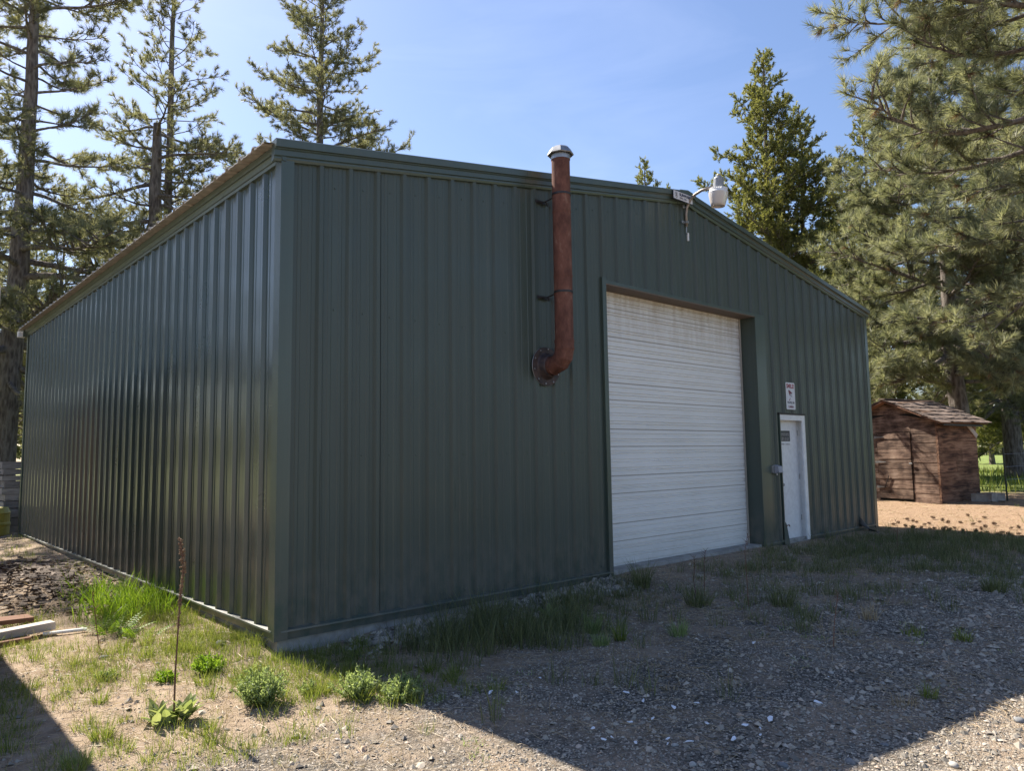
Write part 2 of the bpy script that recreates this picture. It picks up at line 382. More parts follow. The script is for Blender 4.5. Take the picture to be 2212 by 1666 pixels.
# gable wall panels
edges = [.05]; e = OFFG+.3048*2+.041
while e < BW-.2: edges.append(e); e += .9144
edges.append(BW-.05)
for i, (a, b) in enumerate(zip(edges, edges[1:])):
    o = .002*(i % 2); g = .003
    mb = sheet(ribprofile(a+g, b-g, OFFG), lambda t: roofz(t)+.01, BASE, gcut, lambda t, h, z, o=o: (t, -h-o, z), (GX0, GX1, DX0, DX1, BW/2))
    mb.build('wall_panel', M['green'], bld)
edges = [.05]; e = OFFS+.3048*2+.041
while e < BL-.2: edges.append(e); e += .9144
edges.append(BL-.05)
for i, (a, b) in enumerate(zip(edges, edges[1:])):
    o = .002*(i % 2); g = .003
    mb = sheet(ribprofile(a+g, b-g, OFFS), lambda t: BH+.02, BASE, lambda t: None, lambda t, h, z, o=o: (-h-o, t, z))
    mb.build('wall_panel', M['greengloss'], bld)
    mb = sheet(ribprofile(a+g, b-g, OFFS), lambda t: BH+.02, BASE, lambda t: None, lambda t, h, z, o=o: (BW+h+o, t, z))
    mb.build('wall_panel', M['green'], bld)
# back wall (one plain ribbed sheet per third) and dark liners behind the joints
for a, b in ((.05, 4.1), (4.1, 8.2), (8.2, BW-.05)):
    sheet(ribprofile(a, b, OFFG), lambda t: roofz(t)+.01, BASE, lambda t: None, lambda t, h, z: (t, BL+h, z), (BW/2,)).build('wall_panel', M['green'], bld)
ln = sheet([(0.04, 0), (BW-.04, 0)], lambda t: roofz(t)-.03, -.05, gcut, lambda t, h, z: (t, .022, z), (GX0, GX1, DX0, DX1, BW/2))
ln2 = MB()
ln2.v = list(ln.v); ln2.f = list(ln.f)
ln2.poly([(.022, .03, -.05), (.022, BL-.03, -.05), (.022, BL-.03, BH-.03), (.022, .03, BH-.03)])
ln2.build('wall_liner', M['liner'], bld)
# foundation curb
fb = MB(); fb.box(.012, BW-.012, .012, .24, -.5, BASE-.012); fb.box(.012, .24, .24, BL-.012, -.5, BASE-.012); fb.box(BW-.24, BW-.012, .24, BL-.012, -.5, BASE-.012); fb.box(.24, BW-.24, BL-.24, BL-.012, -.5, BASE-.012)
fb.build('foundation', M['concrete'], bld)
# base trim: sloping ledge under the panels
def base_trim(put, a, b):
    prof = [(.004, BASE+.012), (-.042, BASE-.004), (-.044, BASE-.020), (-.022, BASE-.024), (-.018, .005), (-.024, 0), (.004, 0)]
    MB().prism(prof, lambda p: put(a, p[0], p[1]), lambda p: put(b, p[0], p[1])).build('base_trim', M['trim'], bld)
pg = lambda t, d, z: (t, d, z); ps = lambda t, d, z: (d, t, z)
base_trim(pg, .02, GX0-.02); base_trim(pg, DX1+.03, BW-.02); base_trim(pg, GX1+.02, DX0-.02); base_trim(ps, .02, BL-.02)
# corner trims
def corner(x, sx, y, sy):
    d = .040; w = .082; t = .004
    mb = MB()
    pts = [(w, .006), (w, d), (-d, d), (-d, -w), (-.006, -w), (-.006, -w+t), (-d+t, -w+t), (-d+t, d-t), (w-t, d-t), (w-t, .006)]
    # outward normals: x axis outward=-sx ; simple L made of three prisms
    def P(a, b): return (x+sx*a, y-sy*b)
    mb.prism(pts, lambda p: (*P(*p), .0), lambda p: (*P(*p), BH+.02))
    return mb
corner(0, 1, 0, 1).build('corner_trim', M['trim'], bld)
corner(BW, -1, 0, 1).build('corner_trim', M['trim'], bld)
corner(0, 1, BL, -1).build('corner_trim', M['trim'], bld)
corner(BW, -1, BL, -1).build('corner_trim', M['trim'], bld)
# rake trim on the gable: stepped profile (outward depth, height above roof line)
rprof = [(.0, -.035), (.036, -.035), (.044, -.005), (.044, .02), (.060, .032), (.060, .10), (.072, .112), (.072, .122), (.095, .128), (.098, .225), (.088, .238), (-.06, .215), (-.06, .2), (.0, .2)]
def rake(x0, x1, yy=0, s=1, ext=0.0):
    nseg = 2 if s else 1
    def at(x): return lambda p: (x, yy-s*p[0], roofz(min(max(x, 0), BW))-(max(-x, 0)+max(x-BW, 0))*.16+(p[1]+.035)*.70-.022)
    return MB().prism(rprof, at(x0), at(x1))
for y, s in ((0, 1), (BL, -1)):
    for a, b in ((-.115, 2.93), (2.932, 5.995), (6.35, 9.30), (9.302, BW+.115)):
        rake(a, b, y, s).build('rake_trim', M['trim'], bld)
    mb = MB()
    rp = [(p[0]+(.012 if p[0] > 0 else 0), p[1]+(.008 if p[1] > .1 else 0)) for p in rprof]
    f = lambda x: (lambda p: (x, y-s*p[0], roofz(x)+(p[1]+.035)*.70-.022))
    mb.prism(rp, f(5.985), f(BW/2)); mb.prism(rp, f(BW/2+.0005), f(6.36)); mb.build('ridge_cap_trim', M['trim'], bld)
# eave trim (gutter like, stepped) along both sides
eprof = [(.0, -.07), (.034, -.07), (.040, -.035), (.050, -.03), (.062, .02), (.066, .03), (.080, .035), (.092, .085), (.096, .10), (.0, .10)]
for xs, s in ((0, 1), (BW, -1)):
    for a, b in ((-.05, 4.0), (4.003, 8.1), (8.103, BL+.05)):
        MB().prism(eprof, lambda p: (xs-s*p[0], a, BH+(p[1]+.07)*.75-.02), lambda p: (xs-s*p[0], b, BH+(p[1]+.07)*.75-.02)).build('eave_trim', M['trim'], bld)
# roof sheets, corrugated, overhanging the eave trim
slope = (BR-BH)/(BW/2)
def roofpanel(a, b, side):
    prof = ribprofile(a, b, .2); x0, x1 = (-.205, BW/2) if side else (BW/2, BW+.205)
    mb = MB(); n = len(prof); T = .012
    def z(x): return BR-abs(x-BW/2)*slope+.135
    for lay in (0, T):
        for t, h in prof:
            for x in (x0, x1): mb.v.append((x, t, z(x)+h*1.1-lay))
    o2 = 2*n
    for i in range(n-1):
        q = 2*i; mb.f.append((q, q+1, q+3, q+2)); mb.f.append((o2+q, o2+q+2, o2+q+3, o2+q+1))
        k = 0 if side else 1; mb.f.append((q+k, q+2+k, o2+q+2+k, o2+q+k))
    return mb
y = -.04
while y < BL:
    y2 = min(y+.9144, BL+.05)
    for sd_ in (1, 0): roofpanel(y, y2-.002, sd_).build('roof_panel', M['roof'], bld)
    y = y2
    if y > BL: break
MB().box(-.20, -.07, BL+.06, BL+.18, BH-.04, BH+.08).build('gutter_end', M['whiteplain'], bld, bevel=.01)
# opening trims for the overhead door
fr = MB()
fr.box(GX0-.075, GX0-.001, -.040, .01, .0, GZT+.075); fr.box(GX1+.001, GX1+.30, -.038, -.031, .0, GZT+.0)
fr.box(GX0-.001, GX1+.30, -.040, .01, GZT+.001, GZT+.045)
fr.build('door_surround', M['trim'], bld)
MB().box(GX0-.02, GX0-.0005, .010, REC+.05, -.05, GZT).build('door_jamb', M['green'], bld); MB().box(GX1+.0005, GX1+.02, -.030, REC+.05, -.05, GZT).build('door_jamb', M['green'], bld)
MB().box(GX0-.02, GX1+.02, -.038, REC+.05, GZT-.012, GZT+.0005).build('door_header', M['soffit'], bld)
MB().box(GX0-.02, GX1+.02, -.10, REC+.3, -.4, -.004).build('door_sill', M['concrete'], bld)
# right hand pier between the doors has a bent lower edge
gd = bpy.data.objects.new('garage_door', None); COL.objects.link(gd); gd.parent = bld; gd.location = (GX0, REC, 0)
gd['label'] = 'wide white ribbed overhead garage door'
GWD, NS = GX1-GX0, 6; SH = GZT/NS
def section_mesh():
    t = SH; pr = []
    def groove(z, w=.013, d=.013): pr.extend([(z-w, 0), (z-w*.45, d), (z+w*.45, d), (z+w, 0)])
    pr.append((.004, .009)); pr.append((.009, 0))
    for z in (.065, .100): groove(z, .012, .020)
    groove(.175, .011, .014); groove(.210, .011, .014)
    for z in (.290, .325): groove(z, .012, .020)
    pr.extend([(.381, 0), (.384, .009), (.393, .009), (.396, 0)])
    for z in (.450, .485, .555): groove(z, .012, .020)
    pr.append((t-.009, 0)); pr.append((t-.004, .009))
    mb = MB(); ys = [(0, z, d) for z, d in pr]
    for (z0, d0), (z1, d1) in zip(pr, pr[1:]): mb.poly([(.0, d0, z0), (GWD, d0, z0), (GWD, d1, z1), (.0, d1, z1)])
    return mb.mesh('door_section')
sm = section_mesh(); sm.materials.append(M['white'])
M2 = M['white']
for k in range(NS):
    o = link('door_section', sm, None, gd); o.location = (0, 0, k*SH)
sj = MB().box(0, GWD, .023, .04, 0, GZT)
sj.build('door_backing', M['joint'], gd)
jb = MB()
for k in range(NS):
    jb.box(.001, GWD-.001, .0085, .0225, k*SH+.384, k*SH+.393); 
    if k: jb.box(.001, GWD-.001, .006, .0225, k*SH-.004, k*SH+.004)
jb.build('weather_strip', M['joint'], gd)
MB().box(0, GWD, -.004, .03, -.003, .022).build('bottom_seal', mat('black_rubber', (.03, .03, .03), .7)[0], gd)
MB().box(GWD-.045, GWD-.002, -.012, -.002, .02, GZT-.01).build('side_seal', M['joint'], gd)
# entry door
ed = bpy.data.objects.new('entry_door', None); COL.objects.link(ed); ed.parent = bld; ed.location = (DX0, 0, 0); ed['label'] = 'narrow white steel entry door'
DW = DX1-DX0; ZB = .03
ff = MB(); ff.box(DW-.10, DW-.001, -.034, -.006, ZB, DZT-.002); ff.box(DW-.022, DW-.001, -.006, .12, ZB, DZT-.002); ff.box(DW-.05, DW-.022, .085, .125, ZB, DZT-.04)
ff.box(.001, DW-.10, -.034, -.006, DZT-.095, DZT-.002); ff.box(.001, DW-.022, -.006, .12, DZT-.040, DZT-.003); ff.box(.001, .04, -.02, .12, ZB, DZT-.095)
ff.build('door_frame', M['whiteplain'], ed, bevel=.003)
MB().box(.04, DW-.055, .090, .130, ZB+.01, DZT-.045).build('door_leaf', M['whiteplain'], ed, bevel=.003)
MB().box(.0, DW, -.02, .2, -.3, ZB-.002).build('threshold', M['concrete'], ed)
hb = MB(); hb.tube([(.11, .09, .98), (.11, .03, .98)], .012, 10); hb.lathe([(.0, -.02), (.022, -.016), (.03, 0), (.022, .016), (0, .02)], 12, Matrix.Translation((.11, .02, .98)) @ Matrix.Rotation(rad(90), 4, 'X'))
hb.build('door_knob', M['galv'], ed, smooth=True)
for z in (.35, 1.05, 1.8): MB().tube([(DW-.058, .082, z), (DW-.058, .082, z+.09)], .006, 8).build('hinge', M['galv'], ed)
ds = MB().box(0, .46, 0, .004, 0, .30).build('notice', M['whiteplain'], ed, loc=(.10, .083, 1.60))
MB().box(.015, .43, -.003, -.0005, .10, .28).build('notice_print', mat('black_print', (.04, .04, .045), .5)[0], ds)
rr = random.Random(5); sc_ = MB()
for r_ in range(2):
    x = .03
    while x < .40:
        w = rr.uniform(.018, .04); h0 = .12+r_*.075
        for q in range(3): 
            a = rr.uniform(0, .045); sc_.box(x, x+w*rr.uniform(.5, .9), -.0045, -.0032, h0+q*.018, h0+q*.018+rr.uniform(.005, .011))
        x += w+.008
x = .05
while x < .4: w = rr.uniform(.008, .03); sc_.box(x, x+w, -.0045, -.0015, .04, .055+rr.uniform(0, .012)) if rr.random() < .75 else None; x += w+.006
tag(sc_.build('faded_lettering', mat('faded_print', (.45, .43, .42), .6)[0], ds), kind='stuff')
hd = MB().box(DX0-.03, DX1+.02, -.046, .12, DZT, DZT+.028).build('drip_cap', M['darksteel'], bld)
hd2 = MB().box(DX0-.022, DX0-.0005, -.040, .12, .0, DZT).build('door_edge_trim', M['trim'], bld)
# torn sheet corner beside the entry door, bent flap
fl = MB(); fl.poly([(DX0-.05, -.044, .02), (DX0+.075, -.075, .0), (DX0+.02, -.055, .34), (DX0-.05, -.044, .42)]); fl.poly([(DX0-.05, -.041, .02), (DX0-.05, -.041, .42), (DX0+.02, -.052, .34), (DX0+.075, -.072, .0)])
fl.build('bent_flap', M['trim'], bld)
MB().tube([(DX0+.0, -.05, .315), (DX0+.09, -.06, .325), (DX0+.11, -.06, .30)], .008, 6).build('hook', M['rust'], bld)
# repair patches, screws
for (x0, x1, z0, z1) in ((.37, .665, .64, 1.575), (1.89, 2.19, .975, 1.27)):
    prof = ribprofile(x0, x1, OFFG)
    pm = sheet(prof, lambda t: z1, z0, lambda t: None, lambda t, h, z: (t, -h-.0055, z))
    for (a, ha), (b_, hb_) in zip(prof, prof[1:]):
        for z in (z0, z1): pm.poly([(a, -ha-.0055, z), (b_, -hb_-.0055, z), (b_, -hb_, z), (a, -ha, z)])
    for t, h in (prof[0], prof[-1]): pm.poly([(t, -h-.0055, z0), (t, -h-.0055, z1), (t, -h, z1), (t, -h, z0)])
    pm.build('patch_panel', M['green'], bld)
sb = MB()
def screw(x, y, z, ax):
    s = .0065
    if ax: sb.box(x-s, x+s, y-.006, y, z-s, z+s)
    else: sb.box(x-.006, x, y-s, y+s, z-s, z+s)
t = OFFG+.15
while t < BW-.2:
    for z in (.16, 1.55, 2.9, roofz(t)-.22):
        if gcut(t) is None or gcut(t) < z-.05: screw(t, -.003, z, 1)
    t += .3048
t = OFFS+.06
while t < BL-.2:
    for z in (.16, 2.25, 3.35, BH-.15): screw(-.003, t, z, 0)
    t += .3048
for x in (.385, .65):
    for k in range(8): screw(x, -.008, .68+k*.123, 1)
for x in (1.91, 2.17):
    for z in (1.0, 1.12, 1.24): screw(x, -.008, z, 1)
tag(sb.build('screw_heads', M['trim'], bld), kind='stuff')

# ------------------------------------------------------------------ stove pipe
sp = empty('stove_pipe', (3.24, 0, 2.56), 'rusty brown stove pipe elbowing out of the green gable wall', 'chimney pipe')
fl = MB(); fl.lathe([(.225, 0), (.228, .010), (.225, .014), (.16, .016), (.148, .03)], 40, Matrix.Translation((0, -.031, 0)) @ Matrix.Rotation(rad(90), 4, 'X'))
fl.lathe([(.148, .03), (.128, .085), (.114, .10)], 40, Matrix.Translation((0, -.031, 0)) @ Matrix.Rotation(rad(90), 4, 'X'))
fl.build('wall_flange', M['flange'], sp, smooth=False)
fm = MB()
for k in range(10):
    a = k*math.pi/5+.2; fm.lathe([(.0, .008), (.009, .006), (.010, 0)], 8, Matrix.Translation((.205*math.cos(a), -.048, .205*math.sin(a))) @ Matrix.Rotation(rad(90), 4, 'X'))
tag(fm.build('flange_bolts', M['galv'], sp), kind='stuff')
fm = MB()
for k in range(40):
    if k % 40 in (4,5,6,7,8,9,10,11,12): continue
    a0 = 2*math.pi*k/40; a1 = 2*math.pi*(k+1)/40
    fm.tube([(.227*math.cos(a0), -.036, .227*math.sin(a0)), (.227*math.cos(a1), -.036, .227*math.sin(a1))], .0035, 5)
fm.build('flange_rim', M['galv'], sp)
PR = .108; PYY = -.335
el = MB(); pts = [(0, -.05, 0), (0, -.17, 0), (0, -.255, .028), (0, -.315, .09), (0, PYY, .17), (0, PYY, .26)]
el.tube(pts, [PR, PR, PR+.002, PR+.002, PR+.002, PR+.004], 28); el.build('elbow', M['rust'], sp)
el = MB(); el.tube([(0, -.165, 0), (0, -.178, 0)], PR+.006, 28); el.tube([(0, PYY, .165), (0, PYY, .185)], PR+.007, 28); el.tube([(0, PYY, .25), (0, PYY, .275)], PR+.007, 28)
el.tube([(0, -.250, .022), (0, -.262, .034)], PR+.006, 28)
el.build('elbow_seam', M['rust'], sp)
for z0, z1 in ((.262, 1.02), (1.015, 1.78), (1.775, 2.415)):
    MB().tube([(0, PYY, z0), (0, PYY, z1-.03), (0, PYY, z1)], [PR-.001, PR-.001, PR+.003], 36).build('pipe_section', M['rust'], sp, smooth=False)
cp = MB(); cp.tube([(0, PYY, 2.40), (0, PYY, 2.455)], PR+.005, 28, caps=False); cp.tube([(0, PYY, 2.455), (0, PYY, 2.53)], PR-.025, 20); cp.build('cap_collar', M['galv'], sp)
cp = MB()
Mh = Matrix.Translation((0, PYY, 2.455))
cp.lathe([(.150, 0), (.158, .01), (.120, .075), (.090, .098), (0.001, .104)], 8, Mh)
cp.lathe([(.150, 0), (.112, .066), (.001, .085)], 8, Mh)
cp.build('rain_cap', M['galv'], sp)
for zz in (1.97, .815):
    bk = MB(); bk.tube([(-.10, -.034, zz), (.0, -.06, zz+.0), (.0, PYY+.1, zz+.02)], .008, 6)
    bk.tube([(.07, -.034, zz-.03), (-.02, -.10, zz)], .006, 6)
    bk.box(-.13, .09, -.038, -.031, zz-.018, zz+.018)
    bk.tube([(0, PYY, zz), (0, PYY, zz+.025)], PR+.004, 28); bk.build('wall_bracket', M['darksteel'], sp)

# ------------------------------------------------------------------ yard light
yl = empty('yard_light', (6.17, 0, 4.89), 'grey gooseneck yard light with frosted bowl by the roof peak', 'lamp')
arm = [(0, -.055, -.06), (0, -.055, .12), (0, -.075, .22), (0, -.13, .315), (0, -.22, .375), (0, -.33, .405), (0, -.52, .405)]
MB().tube(arm, .021, 14).build('arm', galv('oxidised_aluminium', (.34, .29, .25), .5, .5), yl, smooth=True)
bk = MB(); bk.box(-.085, .03, -.040, -.033, -.02, .02); bk.box(-.03, .03, -.082, -.036, -.018, .018); bk.box(-.06, -.03, -.058, -.033, .205, .255); bk.box(-.03, .02, -.085, -.04, .21, .23)
bk.build('bracket', M['galv'], yl, bevel=.004)
cb = MB(); cb.tube([(0, -.055, -.05), (.0, -.05, -.15), (.03, -.05, -.17)], .009, 8); cb.build('conduit', M['galv'], yl)
MB().box(.02, .05, -.062, -.038, -.27, -.15).build('connector', M['whiteplain'], yl, bevel=.005)
HL = Matrix.Translation((0, -.605, .36)) @ Matrix.Rotation(rad(4), 4, 'X')
MB().lathe([(.001, .178), (.034, .178), (.036, .150), (.062, .148), (.070, .135), (.072, .0), (.078, -.005)], 28, HL).build('lamp_housing', galv('grey_cast_housing', (.30, .31, .33), .5, .3), yl, smooth=False)
MB().lathe([(.001, .205), (.024, .203), (.030, .190), (.030, .178)], 18, HL).build('photocell', galv('amber_photocell', (.55, .45, .14), .5, 0), yl)
fin = MB(); fin.lathe([(.072, .002), (.098, -.012), (.118, -.038), (.136, -.062), (.136, -.07), (.10, -.07)], 32, HL)
for k in range(28):
    a = 2*math.pi*k/28; fin.box(.085, .125, -.003, .003, -.034, -.004, HL @ Matrix.Rotation(a, 4, 'Z'))
fin.build('reflector_rim', M['whiteplain'], yl)
mg, n, l, b = mat('frosted_bowl', (.72, .66, .60), .35); b.inputs['Transmission Weight'].default_value = .25; b.inputs['Subsurface Weight'].default_value = .0
MB().lathe([(.134, -.071), (.132, -.11), (.106, -.22), (.094, -.262), (.089, -.262), (.100, -.22), (.127, -.11), (.129, -.071)], 32, HL).build('bowl', mg, yl, smooth=True)
MB().lathe([(.088, -.232), (.001, -.238)], 24, HL).build('lens', M['whiteplain'], yl)

# ------------------------------------------------------------------ signs
def text_mesh(body, size, width=None, bold=0.0):
    cu = bpy.data.curves.new('lettering', 'FONT'); cu.body = body; cu.size = size; cu.align_x = 'CENTER'; cu.align_y = 'CENTER'; cu.offset = bold; cu.extrude = .0008; cu.resolution_u = 3
    o = bpy.data.objects.new('lettering', cu); COL.objects.link(o); dg = bpy.context.evaluated_depsgraph_get(); dg.update()
    me = bpy.data.meshes.new_from_object(o.evaluated_get(dg)); bpy.data.objects.remove(o)
    if width:
        co = np.zeros(len(me.vertices)*3); me.vertices.foreach_get('co', co); co = co.reshape(-1, 3); w = co[:, 0].max()-co[:, 0].min(); co[:, 0] *= width/w; me.vertices.foreach_set('co', co.ravel())
    me.name = 'lettering'; return me
def rrect(w, h, r, y0, y1, n=5):
    pts = []
    for cx, cz, a0 in ((w/2-r, h/2-r, 0), (-w/2+r, h/2-r, 90), (-w/2+r, -h/2+r, 180), (w/2-r, -h/2+r, 270)):
        for k in range(n): a = rad(a0+90*k/(n-1)); pts.append((cx+r*math.cos(a), cz+r*math.sin(a)))
    return MB().prism(pts, lambda p: (p[0], y0, p[1]), lambda p: (p[0], y1, p[1]))
RX = rad(90)
mred = mat('sign_red', (.30, .02, .045), .5)[0]; mblk = mat('sign_black', (.025, .03, .06), .5)[0]; mdkred = mat('sign_dark_red', (.17, .03, .06), .5)[0]
cs = empty('camera_sign', (9.085, -.034, 2.465), 'small white SMILE YOU\'RE ON CAMERA warning sign above the entry door', 'sign')
rrect(.31, .46, .02, 0, -.004).build('sign_plate', galv('sign_white', (.66, .67, .70), .45, 0), cs)
link('lettering', text_mesh('SMILE!', .10, .26, .003), mred, cs, (0, -.0045, .165), (RX, 0, 0))
link('lettering', text_mesh("YOU'RE ON", .055, .25, .0015), mblk, cs, (0, -.0045, -.115), (RX, 0, 0))
link('lettering', text_mesh("CAMERA", .055, .19, .0015), mdkred, cs, (.0, -.0045, -.185), (RX, 0, 0))
ic = MB(); P3 = lambda *q: [(a, -.0052, b_) for a, b_ in q]
ic.poly(P3((-.075, .09), (-.055, .105), (.065, .055), (.04, .045), (-.005, .04), (-.02, -.005), (-.055, .045)))
ic.poly(P3((-.03, -.03), (-.012, -.025), (-.02, -.065), (-.055, -.085), (-.065, -.075), (-.035, -.055)))
ic.build('camera_symbol', mdkred, cs)
ic = MB(); 
for q in range(16):
    a0, a1 = 2*math.pi*q/16, 2*math.pi*(q+1)/16; cx, cz = .03, .018
    ic.poly(P3((cx+.022*math.cos(a0), cz+.022*math.sin(a0)), (cx+.022*math.cos(a1), cz+.022*math.sin(a1)), (cx+.016*math.cos(a1), cz+.016*math.sin(a1)), (cx+.016*math.cos(a0), cz+.016*math.sin(a0))))
ic.poly(P3((-.015, .04), (-.01, .04), (-.01, -.01), (-.015, -.01))); ic.poly(P3((-.015, -.008), (.065, -.008), (.065, -.012), (-.015, -.012)))
ic.build('camera_symbol', mblk, cs)
sw = empty('maker_sign', (6.01, -.116, 5.215), 'long white and black SUNWARD maker sign at the roof peak', 'sign')
sw.scale = (.68, 1, .86)
rrect(.70, .155, .004, 0, -.006).build('sign_plate', mblk, sw)
rrect(.68, .135, .004, -.0062, -.008).build('sign_face', galv('sign_cream', (.62, .62, .64), .45, 0), sw)
link('lettering', text_mesh('SUNWARD', .072, .44, .003), mblk, sw, (.085, -.009, .024), (RX, 0, 0))
link('lettering', text_mesh('(303) 759-', .046, .26, .001), mblk, sw, (.0, -.009, -.032), (RX, 0, 0))
link('lettering', text_mesh('S', .075, None, .003), mblk, sw, (-.245, -.009, .0), (RX, 0, 0))
ic = MB()
for q in range(28):
    a0, a1 = 2*math.pi*q/28, 2*math.pi*(q+1)/28; ic.poly([(-.245+r_*math.cos(a), -.0095, r_*math.sin(a)) for r_, a in ((.052, a0), (.052, a1), (.044, a1), (.044, a0))])
ic.build('logo_ring', mblk, sw)
ob = empty('outlet_box', (8.42, -.034, 1.24), 'grey weatherproof outlet box left of the entry door', 'outlet')
MB().box(-.11, -.02, -.035, 0, -.055, .06).build('back_plate', M['galv'], ob, bevel=.004)
mb = MB(); mb.prism([(-.0, .075), (-.085, .05), (-.10, -.05), (-.0, -.07)], lambda p: (-.04, p[0]-.01, p[1]), lambda p: (.09, p[0]-.01, p[1])); mb.build('hinged_cover', galv('grey_plastic', (.33, .33, .36), .5, 0), ob, bevel=.006)
MB().tube([(.02, -.03, -.06), (.02, -.03, -.095)], .02, 10).build('conduit', M['galv'], ob)

# ------------------------------------------------------------------ foliage generators
def unit(a): return a/np.maximum(np.linalg.norm(a, axis=-1, keepdims=True), 1e-9)
class Tubes:
    def __init__(s): s.V = []; s.Q = []; s.n = 0
    def add(s, P, R, k=4):
        P = np.asarray(P, float); R = np.asarray(R, float); m = len(P)
        T = np.gradient(P, axis=0); T = unit(T); ref = np.array([0, 0, 1.]) if abs(T[0, 2]) < .85 else np.array([1., 0, 0])
        A = unit(np.cross(T, ref)); B = np.cross(T, A); an = 2*np.pi*np.arange(k)/k
        V = P[:, None]+R[:, None, None]*(np.cos(an)[None, :, None]*A[:, None]+np.sin(an)[None, :, None]*B[:, None])
        s.V.append(V.reshape(-1, 3)); i = np.arange(m-1)[:, None]*k; j = np.arange(k)[None, :]; j2 = (j+1) % k
        s.Q.append(np.stack([i+j, i+j2, i+k+j2, i+k+j], -1).reshape(-1, 4)+s.n); s.n += m*k
    def mesh(s, name): return npmesh(name, np.concatenate(s.V), [np.concatenate(s.Q)], True)
def needle_mesh(name, P, D, T, nd, ln, wd, spread, rg, back=.16, droop=.0):
    """P,D (n,3) tuft tips/directions; T tint"""
    P = np.repeat(P, nd, 0); D = np.repeat(unit(D), nd, 0); T = np.repeat(T, nd); N = len(P)
    r = unit(rg.normal(size=(N, 3))); per = unit(np.cross(D, r)); th = rg.uniform(spread[0], spread[1], N)[:, None]
    u = rg.random(N)[:, None]; base = P-D*u*back; th = th*(.55+.6*u)
    d = D*np.cos(th)+per*np.sin(th); d[:, 2] -= droop; d = unit(d); side = unit(np.cross(d, rg.normal(size=(N, 3))))
    L = ln*rg.uniform(.7, 1.1, N)[:, None]
    w = wd*.5
    V = np.stack([base-side*w*.6, base+side*w*.6, base+d*L*.55+side*w, base+d*L, base+d*L*.55-side*w], 1) if nd < 0 else np.stack([base-side*w, base+side*w, base+d*L], 1)
    me = npmesh(name, V.reshape(-1, 3), [np.arange(N*3).reshape(-1, 3)])
    faceattr(me, 'tint', np.clip(T+rg.normal(0, .13, N), 0, 1)); return me
